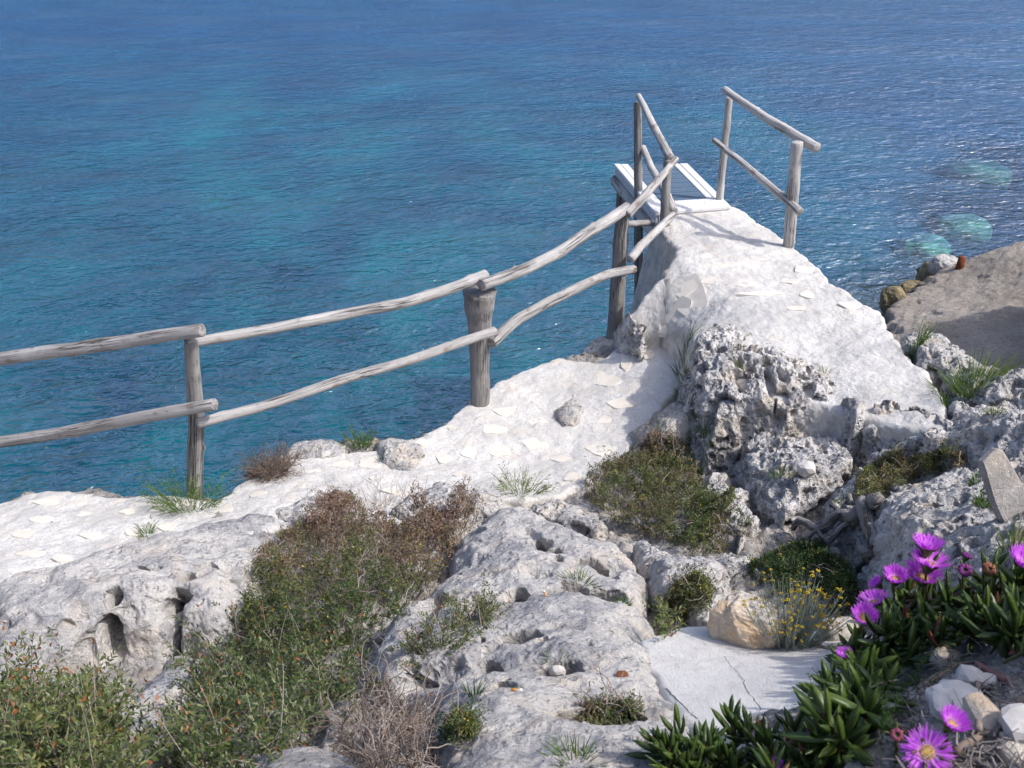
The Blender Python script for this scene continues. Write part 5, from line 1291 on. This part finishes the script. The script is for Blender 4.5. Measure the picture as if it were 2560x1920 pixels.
# ------------------------------------------------------------------ loose stones and small things
def stone(label, px, py, size, seed, mat, sub=3, rough=0.35, sink=0.35, rot=(0, 0, 0), cat='stone', name='stone', group='loose stones'):
    P, n = LAND.hit(px, py)
    if P is None: return
    o = obj(name, lump(name, mat, size, seed, sub, rough), loc=P + UP * size[2] * (1 - 2 * sink)); o.rotation_euler = rot
    return tag(o, label, cat, group)
M_CREAM = mat_limestone('cream_stone', (0.66, 0.60, 0.51), (0.46, 0.42, 0.37), (0.66, 0.46, 0.28), 0.25)
M_WHITE = mat_flat('white_stone', (0.54, 0.51, 0.48), 0.9, 0.14, 18.0, 0.15)
stone('cream and orange boulder lying on the smooth cement patch', 1862, 1598, (0.130, 0.10, 0.112), 3, M_CREAM, 5, 0.42, 0.22, (0.1, 0.15, -0.5), 'boulder', 'boulder', None)
stone('small cream stone at the far end of the cement patch by the flowers', 2098, 1590, (0.07, 0.06, 0.05), 8, M_CREAM, 3, 0.4, 0.3)
stone('white pebble lying in the cleft of the pocked slab', 2014, 1186, (0.055, 0.045, 0.045), 5, M_WHITE, 2, 0.4, 0.1)
stone('upper one of two white stones in the dark green bush', 2072, 1368, (0.045, 0.035, 0.03), 6, M_WHITE, 2, 0.4, 0.0)
stone('lower one of two white stones in the dark green bush', 2072, 1396, (0.055, 0.04, 0.03), 7, M_WHITE, 2, 0.4, 0.0)
stone('whitish pebble beside the grassy oval hollow of the outcrop', 1392, 1684, (0.03, 0.025, 0.022), 9, M_WHITE, 2, 0.4, 0.1)
stone('tan stone among the dry litter right of the fine green sprays', 2365, 1662, (0.045, 0.04, 0.03), 10, M_CREAM, 3, 0.35, 0.2)
stone('large flat white stone behind the lower open flower', 2392, 1780, (0.062, 0.058, 0.026), 11, M_WHITE, 4, 0.35, 0.1)
stone('white stone chip lying across the dead stems', 2368, 1725, (0.024, 0.016, 0.012), 12, M_WHITE, 2, 0.4, 0.0)
stone('grey stone chip above the large flat white stone', 2420, 1712, (0.035, 0.03, 0.022), 13, M_WHITE, 2, 0.4, 0.0)
stone('rounded grey stone at the right above the flat stone', 2462, 1728, (0.03, 0.03, 0.025), 14, M_WHITE, 2, 0.4, 0.1)
stone('pale stone wedge right of the large flat white stone', 2450, 1815, (0.03, 0.055, 0.03), 15, M_CREAM, 2, 0.4, 0.1)
stone('speckled white stone at the right edge among dead stems', 2545, 1835, (0.04, 0.045, 0.03), 16, M_WHITE, 2, 0.4, 0.1)
stone('cream stone in the bottom right corner', 2545, 1900, (0.045, 0.04, 0.03), 17, M_CREAM, 3, 0.35, 0.2)
stone('small white stone at the foot of the leaning slab', 2545, 1272, (0.05, 0.035, 0.03), 18, M_WHITE, 2, 0.4, 0.1)
# slab leaning against the weathered rock
P, n = LAND.hit(2556, 1285); m = pxm(2556, 1285, P)
import bmesh
bm = bmesh.new()
prof = [(-0.075, 0), (0.06, -0.01), (0.075, 0.16), (0.045, 0.335), (0.02, 0.36), (-0.07, 0.335), (-0.085, 0.15)]
f0 = [bm.verts.new((x, 0.0, z)) for x, z in prof]; f1 = [bm.verts.new((x + 0.006, 0.045, z - 0.004)) for x, z in prof]
bm.faces.new(f0); bm.faces.new(f1[::-1])
for i in range(len(prof)): bm.faces.new((f0[i], f1[i], f1[(i + 1) % len(prof)], f0[(i + 1) % len(prof)]))
bmesh.ops.recalc_face_normals(bm, faces=bm.faces); bmesh.ops.bevel(bm, geom=bm.edges[:], offset=0.006, segments=1, affect='EDGES')
me = bpy.data.meshes.new('stone_slab'); bm.to_mesh(me); bm.free(); me.materials.append(mat_limestone('slab_stone', (0.42, 0.39, 0.36), (0.27, 0.26, 0.25), (0.46, 0.40, 0.34), 0.6, 0.8))
o = tag(obj('stone_slab', me, loc=P - UP * 0.04 + [0, -0.02, 0]), 'flat grey stone slab standing tilted in the rocks at the right edge', 'stone slab'); o.rotation_euler = (-0.45, -0.30, 0.35); o.scale = (0.85, 1, 0.88)
# cigarette butts
def butt(label, px, py, rot, ash):
    P, n = LAND.hit(px, py); r = 0.0042
    root = empty('cigarette_butt', P + UP * r, label, 'cigarette butt', 'cigarette butts on the rock')
    M_F = mat_flat('filter_paper', (0.52, 0.25, 0.06), 0.8, 0.1, 300); M_P = mat_flat('cigarette_paper', (0.72, 0.70, 0.67), 0.9, 0.1, 300)
    d = np.array([math.cos(rot), math.sin(rot), 0.05])
    a = Acc(); V, T, Q, ax = tube([d * 0, d * 0.010, d * 0.021], [r, r, r], 12); a.add(V, T, Q); obj('filter', a.mesh('filter', M_F), root)
    a = Acc(); V, T, Q, ax = tube([d * 0.0212, d * 0.026, d * 0.030 + [0, 0, .001], d * (0.030 + ash)], [r, r * 1.05, r * 1.25, r * 0.9], 12, True, 0.25, 3); a.add(V, T, Q); obj('paper', a.mesh('paper', M_P), root)
butt('longer cigarette butt with white crushed end on the lower centre outcrop', 1278, 1726, -0.15, 0.006)
butt('short cigarette butt near a hole in the upper centre outcrop', 1364, 1492, 1.8, 0.002)
M_POD = mat_flat('brown_pod', (0.16, 0.06, 0.025), 0.6, 0.3, 90)
stone('dark brown curled leaf lying on the centre outcrop near the cement', 1556, 1688, (0.020, 0.014, 0.006), 19, M_POD, 3, 0.4, 0.1, cat='dead leaf', name='fallen_leaf', group=None)
# gnarled grey root below the pocked slab
rng = np.random.default_rng(77); a = Acc()
M_ROOT = mat_wood('dead_root_wood', (0.30, 0.28, 0.26), (0.17, 0.155, 0.145), (0.05, 0.045, 0.04), (0.40, 0.38, 0.355))
P, n = LAND.hit(2170, 1400)
for (q0, q1, r0, r1, h0) in (((2185, 1395), (2165, 1290), .05, .045, .05), ((2150, 1300), (1985, 1345), .05, .02, .05), ((2165, 1290), (2200, 1270), .05, .03, .06), ((2130, 1330), (2080, 1290), .035, .018, .05),
                             ((2170, 1350), (2100, 1370), .03, .012, .03), ((2170, 1300), (2120, 1265), .03, .015, .06), ((2180, 1385), (2150, 1430), .04, .02, .02), ((2150, 1305), (2020, 1365), .03, .012, .03)):
    A0, A1 = LAND.hit(*q0)[0], LAND.hit(*q1)[0]
    f = np.linspace(0, 1, 14)[:, None]
    pts = A0 * (1 - f) + A1 * f + np.stack([perlin(f[:, 0] * 3 + r0 * 99, f[:, 0] * 0, 4), perlin(f[:, 0] * 3 + 7, f[:, 0] * 0 + r0 * 77, 5), perlin(f[:, 0] * 4, f[:, 0] * 0 + q0[0], 6)], 1) * 0.07 + UP * h0
    V, T, Q, ax = tube(pts, np.linspace(r0, r1, 14) * 0.72, 14, True, 0.6, int(q0[0])); a.add(V, T, Q, axis=ax + q0[0])
base = P - UP * 0.05
tag(obj('dead_root', a.mesh('dead_root', M_ROOT, True, base), loc=base), 'gnarled grey dead root winding over the rocks left of the flowers', 'dead root')

# ------------------------------------------------------------------ ice plant with magenta flowers
M_ICE = mat_leaf('ice_leaf', [(0.0, (0.020, 0.044, 0.010)), (0.45, (0.060, 0.105, 0.020)), (0.72, (0.11, 0.160, 0.028)), (0.85, (0.22, 0.13, 0.03)), (0.93, (0.20, 0.06, 0.04)), (1.0, (0.28, 0.11, 0.03))], 0.38, 0.4, 0.12)
M_STEM = mat_leaf('ice_stem', [(0.0, (0.055, 0.085, 0.02)), (0.5, (0.14, 0.075, 0.05)), (1.0, (0.24, 0.07, 0.075))], 0.5, 0.35, 0.0)
def finger(curve, k=8):
    """three sided fleshy leaf along +y curving towards +z"""
    t = np.linspace(0, 1, k); y = t; z = curve * t ** 1.7
    w = 0.085 * (0.75 + 0.5 * np.sin(np.pi * np.clip(t * 0.9 + 0.05, 0, 1))) * np.clip((1 - t) * 3.2, 0, 1) ** 0.6 + 0.002
    V = np.concatenate([np.stack([-w, y, z + w * 0.45], 1), np.stack([w, y, z + w * 0.45], 1), np.stack([0 * w, y, z - w * 0.95], 1)])
    V = V.reshape(3, k, 3).transpose(1, 0, 2).reshape(-1, 3)
    Q = [[i * 3 + j, i * 3 + (j + 1) % 3, i * 3 + 3 + (j + 1) % 3, i * 3 + 3 + j] for i in range(k - 1) for j in range(3)]
    return V, np.array(Q)
FIN = [finger(c) for c in (0.10, 0.2, 0.32, 0.02)]
ice_rng = np.random.default_rng(601)
Pi, _ = LAND.hit(2300, 1700)
ice = empty('ice_plant', Pi - UP * 0.02, 'fleshy leaved plant with magenta flowers sprawling over the bottom right corner', 'plant')
IB = np.array(ice.location)
ILEAF, ISTEM = [], Acc()
def shoot(B, D, n, L, rng, red=0.0):
    D = unit(np.asarray(D, float)[None])[0]; Fm = frame(D, roll=rng.uniform(0, 3.14))
    gap = L * 0.26
    pts = np.array([B + D * gap * i for i in range(-2, n + 1)])
    V, T, Q, ax = tube(pts, np.linspace(0.0045, 0.0032, len(pts)), 6, False); ISTEM.add(V, None, Q, tint=np.clip(rng.uniform(0, 0.6) + red, 0, 1))
    for i in range(n):
        az = (i % 2) * 1.571 + rng.normal() * 0.15
        for s in (1, -1):
            out = (Fm[:, 0] * math.cos(az) + Fm[:, 2] * math.sin(az)) * s
            f = 0.55 + 0.75 * i / n
            d = unit((D * f + out * (1.05 - 0.55 * i / n) + rng.normal(size=3) * 0.10)[None])[0]
            # curving inwards: normal points to the shoot's axis
            N = unit((D - d * (D @ d))[None])[0]; S = np.cross(d, N)
            tn = rng.uniform(0.12, 0.66); 
            if rng.uniform() < 0.035: tn = rng.uniform(0.82, 1.0)
            ILEAF.append((B + D * gap * i, np.stack([S, d, N], 1), 1.15 * L * rng.uniform(0.75, 1.12) * (1 - 0.25 * i / n), tn, rng.integers(4)))
def ice_at(px, py, lift, Dm, n, L, rng, shift=0):
    P, nn = LAND.hit(px, py + shift)
    if P is None: return
    shoot(P + UP * lift, np.asarray(Dm) + rng.normal(size=3) * 0.18, n, L, rng)
# fringe of upright shoots along the bottom
for x in np.linspace(1650, 2090, 40):
    y = 1850 + ice_rng.uniform(-15, 90)
    if x < 1740: y = 1880 + ice_rng.uniform(-10, 60)
    ice_at(x + ice_rng.uniform(-14, 14), y, ice_rng.uniform(0.0, 0.03), (-0.25, 0.15, 1), 3, ice_rng.uniform(0.055, 0.08), ice_rng, 40)
for px, py, L in ((1700, 1835, .075), (1835, 1800, .075), (1870, 1815, .07), (1930, 1835, .07), (1990, 1815, .07), (1660, 1860, .07), (1760, 1850, .07), (2050, 1800, .075)):
    ice_at(px, py, 0.0, (-0.35, 0.1, 1), 4, L, ice_rng, 40)
# the main mass
body = inpoly([(2050, 1730), (2090, 1690), (2130, 1620), (2190, 1560), (2230, 1510), (2300, 1490), (2400, 1480), (2500, 1470), (2620, 1470), (2640, 1640), (2560, 1690), (2480, 1650), (2380, 1620), (2300, 1640), (2250, 1700), (2180, 1800), (2100, 1900), (2060, 1900)], 115, ice_rng)
for px, py, d in body:
    ice_at(px, py, ice_rng.uniform(0.0, 0.085), (ice_rng.normal() * 0.4 - 0.1, -0.25 + ice_rng.normal() * 0.3, 0.9), 3, ice_rng.uniform(0.075, 0.115), ice_rng, 20)
for px, py in ((2130, 1680), (2150, 1640), (2100, 1740), (2090, 1700), (2110, 1780), (2080, 1760), (2120, 1840), (2170, 1700)):
    ice_at(px, py, 0.01, (-0.6, -0.1, 0.9), 3, 0.08, ice_rng, 10)
# trailing stems
def trail(pxs, r0, r1, lift, tint):
    P = np.array([LAND.hit(*q)[0] for q in pxs]) + UP * np.asarray(lift)[:, None]
    PR = resample(np.hstack([P, np.linspace(r0, r1, len(P))[:, None]]), 26)
    V, T, Q, ax = tube(PR[:, :3], PR[:, 3], 8, True, 0.12, 5); ISTEM.add(V, T, Q, tint=tint)
trail([(2350, 1535), (2400, 1575), (2440, 1605), (2490, 1640), (2530, 1650)], .006, .008, (.05, .05, .045, .035, .02), 0.75)
trail([(2450, 1515), (2500, 1535), (2560, 1545), (2640, 1550)], .006, .008, (.05, .05, .04, .03), 0.6)
trail([(2250, 1530), (2310, 1528), (2350, 1535)], .005, .006, (.05, .055, .05), 0.7)
trail([(2350, 1535), (2400, 1510), (2440, 1500)], .005, .005, (.05, .06, .06), 0.8)
trail([(2440, 1675), (2480, 1700), (2515, 1720)], .008, .007, (.02, .02, .02), 0.95)
# flowers
M_PETAL = mat_leaf('magenta_petal', [(0.0, (0.93, 0.55, 0.95)), (0.3, (0.86, 0.27, 0.94)), (0.7, (0.80, 0.18, 0.93)), (1.0, (0.68, 0.11, 0.88))], 0.5, 0.2, 0.5)
M_WITHER = mat_leaf('withered_petal', [(0.0, (0.42, 0.19, 0.11)), (0.5, (0.36, 0.10, 0.17)), (1.0, (0.20, 0.03, 0.34))], 0.7, 0.2, 0.2)
M_STAMEN = mat_leaf('stamen', [(0.0, (0.62, 0.36, 0.22)), (1.0, (0.66, 0.50, 0.08))], 0.6, 0.2, 0.2)
FLOWERS = [0]
def flower(px, py, shift, r, axis, openness, label, wither=None, npet=165):
    rng = np.random.default_rng(700 + FLOWERS[0]); FLOWERS[0] += 1
    r = r * 1.3; g, _ = LAND.hit(px, py + shift); C = aty(px, py, g[1]); ax = unit(np.asarray(axis, float)[None])[0]; Fm = frame(ax)
    X_, Z_ = Fm[:, 0], Fm[:, 2]
    root = bpy.data.objects.new('flower', None); COL.objects.link(root); root.parent = ice; root.location = C - IB; root.empty_display_size = .03
    root['label'] = label
    pet = Acc(); K = 5
    for i in range(npet):
        az = 2 * np.pi * i / npet * 2.0 + rng.normal() * 0.05; lay = i % 3
        el0 = math.radians(80 - 78 * openness + 6 * lay * (1 if openness > 0.5 else 0.5) + rng.normal() * 7); L = r * rng.uniform(0.86, 1.12) * (1 - 0.08 * lay)
        if wither is not None: L *= rng.uniform(0.35, 0.7); el0 = math.radians(rng.uniform(30, 100))
        rad = X_ * math.cos(az) + Z_ * math.sin(az); tan = -X_ * math.sin(az) + Z_ * math.cos(az)
        p = rad * r * (0.24 if wither is None else 0.38); pts = [p]; el = el0 * 0.6 if openness < 0.6 else el0
        for k in range(K - 1):
            p = p + (rad * math.cos(el) + ax * math.sin(el)) * L / (K - 1); pts.append(p); el += (0.22 if openness < 0.6 else -0.05) * (1 - openness) + rng.normal() * 0.05 + (0.75 if wither is not None else 0)
        pts = np.array(pts); w = r * 0.046 * np.array([0.5, 0.9, 1.0, 0.9, 0.25])
        tw_ = unit((tan + rng.normal(size=3) * 0.12)[None])[0]
        V = np.vstack([pts - tw_ * w[:, None], pts + tw_ * w[:, None]])
        Q = np.array([[k, k + 1, K + k + 1, K + k] for k in range(K - 1)])
        t0 = rng.uniform(0.25, 0.8); tt = np.array([0.0, 0.2, 1, 1, 1]) * t0
        if wither is not None: tt = np.clip(wither + rng.normal() * 0.1, 0, 1) * np.ones(K)
        pet.add(V, None, Q, tint=np.r_[tt, tt])
    tag(obj('petals', pet.mesh('petals', M_PETAL if wither is None else M_WITHER), root), kind='stuff')
    if wither is None:
        a = Acc()
        for i in range(90):
            az, q = rng.uniform(0, 6.28), r * 0.30 * math.sqrt(rng.uniform(0.02, 1)); rad = X_ * math.cos(az) + Z_ * math.sin(az)
            blades((rad * q)[None], (ax + rad * (0.15 if q > r * .12 else -0.1) + rng.normal(size=3) * 0.12)[None], np.array([r * rng.uniform(0.14, 0.24)]), np.array([r * 0.035]), rng, 0, np.array([0.95 if q < r * 0.13 else 0.15]), a)
        kk = 20; aa = np.linspace(0, 2 * np.pi, kk, endpoint=False); ring = (X_[None] * np.cos(aa)[:, None] + Z_[None] * np.sin(aa)[:, None])
        Vd = np.vstack([ring * r * 0.34 + ax * r * 0.05, ring * r * 0.16 + ax * r * 0.10, [ax * r * 0.11]]); ia = np.arange(kk); ib = (ia + 1) % kk
        a.add(Vd, np.stack([kk + ia, kk + ib, np.full(kk, 2 * kk)], 1), np.stack([ia, ib, kk + ib, kk + ia], 1), tint=np.r_[np.full(kk, 0.1), np.full(kk, 0.3), [1.0]])
        obj('flower_centre', a.mesh('flower_centre', M_STAMEN), root)
    # calyx cup and its stalk
    rc = r * 0.34
    prof = np.array([[-0.95, 0.16], [-0.75, 0.55], [-0.45, 0.9], [-0.1, 1.0], [0.08, 0.98]])
    P = ax[None] * (prof[:, :1] * r * 0.62); cal = Acc(); V, T, Q, _a = tube(P, prof[:, 1] * rc, 10, True); cal.add(V, T, Q, tint=0.62)
    for i in range(5):
        az = 2 * np.pi * i / 5 + rng.normal() * .2; rad = X_ * math.cos(az) + Z_ * math.sin(az)
        d = unit((rad * rng.uniform(0.6, 1.1) + ax * 0.55)[None])[0]; N = unit((ax - d * (ax @ d))[None])[0]; S = np.cross(d, N); Lf = r * rng.uniform(0.55, 0.95)
        Vf, Qf = FIN[1]; cal.add((Vf * Lf) @ np.stack([S, d, N], 1).T + rad * rc * 0.8 - ax * r * 0.12, None, Qf, tint=rng.choice([0.5, 0.6, 0.7, 0.9]))
    obj('calyx', cal.mesh('calyx', M_ICE), root)
    f = np.linspace(0, 1, 7)[:, None]; end = g - C - UP * 0.01; P = -ax[None] * r * 0.55 * (1 - f) ** 2 - ax[None] * r * 1.2 * (f * (1 - f)) + end[None] * f ** 1.5
    V, T, Q, _a = tube(P, np.linspace(0.0042, 0.0045, 7), 7, False); s_ = Acc(); s_.add(V, None, Q, tint=0.1); obj('stalk', s_.mesh('stalk', M_STEM), root)
flower(2318, 1372, 150, 0.043, (0.1, 0.25, 1), 0.35, 'uppermost magenta flower, partly hidden by two others')
flower(2322, 1412, 130, 0.049, (0.15, 0.15, 1), 0.50, 'magenta flower in the middle of the upper cluster')
flower(2305, 1446, 110, 0.049, (0.0, -0.05, 1), 0.40, 'large magenta flower at the front of the upper cluster')
flower(2238, 1450, 110, 0.042, (-0.1, -0.1, 1), 0.22, 'cup shaped magenta flower left of the front one')
flower(2196, 1462, 100, 0.026, (-0.7, 0.3, 0.6), 0.3, 'small magenta flower seen from behind at far left of the cluster')
flower(2185, 1508, 90, 0.040, (-0.35, 0.3, 1), 0.55, 'magenta flower behind the ring shaped one')
flower(2160, 1545, 80, 0.038, (-0.15, -0.35, 1), 0.25, 'ring shaped pinkish magenta flower facing up left')
flower(2112, 1642, 60, 0.024, (-0.2, 0.2, 1), 0.2, 'half hidden small magenta flower among leaves at left')
flower(2556, 1412, 120, 0.042, (0.2, -0.1, 1), 0.3, 'magenta flower cut by the right edge')
flower(2412, 1428, 110, 0.032, (-0.1, -0.4, 1), 0.2, 'closing purple flower with curled petals', 0.75)
flower(2416, 1392, 130, 0.024, (0.3, 0.1, 1), 0.2, 'withered purple curls above the closing flower', 0.85)
flower(2470, 1425, 120, 0.032, (0.3, -0.3, 0.9), 0.3, 'withered orange brown flower', 0.05)
flower(2030, 1832, 70, 0.020, (0.1, -0.45, 0.9), 0.1, 'half closed deep purple flower near the bottom', 0.95)
flower(1972, 1852, 60, 0.019, (-0.4, -0.3, 0.8), 0.2, 'withered pinkish brown flower near the bottom', 0.35)
flower(2242, 1838, 70, 0.019, (-0.2, -0.5, 0.9), 0.2, 'withered pink flower beside the open one', 0.45)
flower(2378, 1812, 70, 0.025, (0.25, -0.15, 1), 0.28, 'magenta flower seen from the side in front of the flat white stone')
flower(2318, 1880, 60, 0.030, (-0.12, -0.72, 0.62), 0.95, 'fully open magenta flower with yellow centre at the bottom', None, 130)
flower(1945, 1915, 50, 0.014, (-0.4, -0.1, 1), 0.2, 'small magenta bud at the bottom edge')
# leaves: the largest 300 singly, the others joined
cp = np.array([0, 0, CAMZ]); order = np.argsort([-l[2] / np.linalg.norm(l[0] - cp) for l in ILEAF])
shared = {}
rest = Acc()
for r_, i in enumerate(order):
    p, Fm, L, tn, v = ILEAF[i]
    if r_ < 300:
        key = (v, round(tn * 8))
        if key not in shared: shared[key] = mesh_np('leaf', FIN[v][0], [FIN[v][1]], M_ICE, True, {'tint': np.clip(key[1] / 8 + np.linspace(-.06, .10, len(FIN[v][0])), 0, 1)})
        o = bpy.data.objects.new('leaf', shared[key]); COL.objects.link(o); o.parent = ice
        o.matrix_local = Matrix([[*(Fm[k] * L), p[k] - IB[k]] for k in range(3)] + [[0, 0, 0, 1]])
    else:
        rest.add((FIN[v][0] * L) @ Fm.T + p, None, FIN[v][1], tint=tn)
if rest.n: tag(obj('foliage', rest.mesh('foliage', M_ICE, True, IB), ice), kind='stuff')
tag(obj('stems', ISTEM.mesh('stems', M_STEM, True, IB), ice), kind='stuff')

# fine green sprays growing through the ice plant
rng = np.random.default_rng(801); a = Acc()
M_ASP = mat_leaf('fine_needle', [(0.0, (0.02, 0.05, 0.012)), (1.0, (0.085, 0.16, 0.035))], 0.5, 0.3, 0.2)
for px, py, d in inpoly([(2070, 1760), (2130, 1660), (2200, 1620), (2270, 1620), (2310, 1680), (2290, 1760), (2230, 1860), (2150, 1920), (2080, 1920)], 60, rng):
    P, n = LAND.hit(px, py)
    pts = twist(P + UP * 0.03, UP * 0.9 + rng.normal(size=3) * 0.7 + [0, -0.3, 0], rng.uniform(0.10, 0.19), 0.0012, rng, 12, 0.16, a, 0.6, 3)
    k = 150; f = rng.uniform(1, 11, k); i0 = np.minimum(f.astype(int), 10)
    Pq = pts[i0] + (pts[i0 + 1] - pts[i0]) * (f - i0)[:, None]
    blades(Pq, rng.normal(size=(k, 3)) + UP * 0.2, rng.uniform(0.006, 0.013, k), np.full(k, 0.0013), rng, 0, rng.uniform(0.2, 1.0, k), a)
P, n = LAND.hit(2180, 1800); base = P - UP * 0.02
tag(obj('fine_leaved_plant', a.mesh('fine_leaved_plant', M_ASP, True, base), loc=base), 'wispy plant of fine green needles growing through the fleshy leaves', 'plant')
# dead stems and litter at the right
rng = np.random.default_rng(811); a = Acc()
for px, py, d in inpoly([(2290, 1640), (2420, 1630), (2480, 1660), (2640, 1690), (2640, 1990), (2300, 1990), (2260, 1850)], 420, rng):
    P, n = LAND.hit(px, py)
    if P is None: continue
    D = rng.normal(size=3) * [1, 0.8, 0.22]
    twist(P + UP * rng.uniform(0.002, 0.03), D, rng.uniform(0.02, 0.09), rng.uniform(0.0012, 0.0030), rng, 6, 0.28, a, rng.uniform(0.25, 1.0), 4)
P, n = LAND.hit(2450, 1850); base = P - UP * 0.03
tag(obj('dead_litter', a.mesh('dead_litter', mat_leaf('dead_stem', [(0.0, (0.05, 0.045, 0.045)), (0.5, (0.19, 0.17, 0.165)), (1.0, (0.36, 0.33, 0.31))], 0.9, 0.1, 0.0), True, base), loc=base), kind='stuff')
def branch(label, pxs, r0, r1, lifts, tint, mat=M_TWIG, name='dead_branch', group='dead stems among the litter'):
    P = np.array([LAND.hit(*q)[0] for q in pxs]) + UP * np.asarray(lifts)[:, None]
    PR = resample(np.hstack([P, np.linspace(r0, r1, len(P))[:, None]]), 22); V, T, Q, ax = tube(PR[:, :3], PR[:, 3], 8, True, 0.25, int(pxs[0][0]))
    a = Acc(); a.add(V, T, Q, tint=tint); base = P[0] - UP * r0
    tag(obj(name, a.mesh(name, mat, True, base), loc=base), label, 'dead stem', group)
branch('long brown dead stem running from the bottom edge to the right edge', [(2380, 1900), (2440, 1860), (2500, 1800), (2560, 1760), (2620, 1730)], .010, .006, (.02, .02, .02, .02, .02), 0.45)
branch('forked grey dead stem lying across the litter', [(2290, 1730), (2340, 1705), (2380, 1680), (2440, 1668)], .007, .005, (.015, .02, .025, .02), 0.6)
branch('upright grey dead stem in front of the flat white stone', [(2435, 1860), (2436, 1800), (2434, 1740), (2438, 1690)], .007, .005, (.04, .045, .04, .02), 0.6)
branch('thin curved brown stem rising from the bottom edge through the needles', [(2035, 1930), (2060, 1880), (2110, 1820), (2180, 1775), (2230, 1760)], .0035, .002, (.05, .08, .09, .09, .08), 0.6)
dry_bush('dark bare sticks pointing over the smooth cement patch', 2090, 1720, 100, 90, 16, 821, (0.0, 0.2), 0.06, 'dry leafless bushes', 1.4, 0.0018)
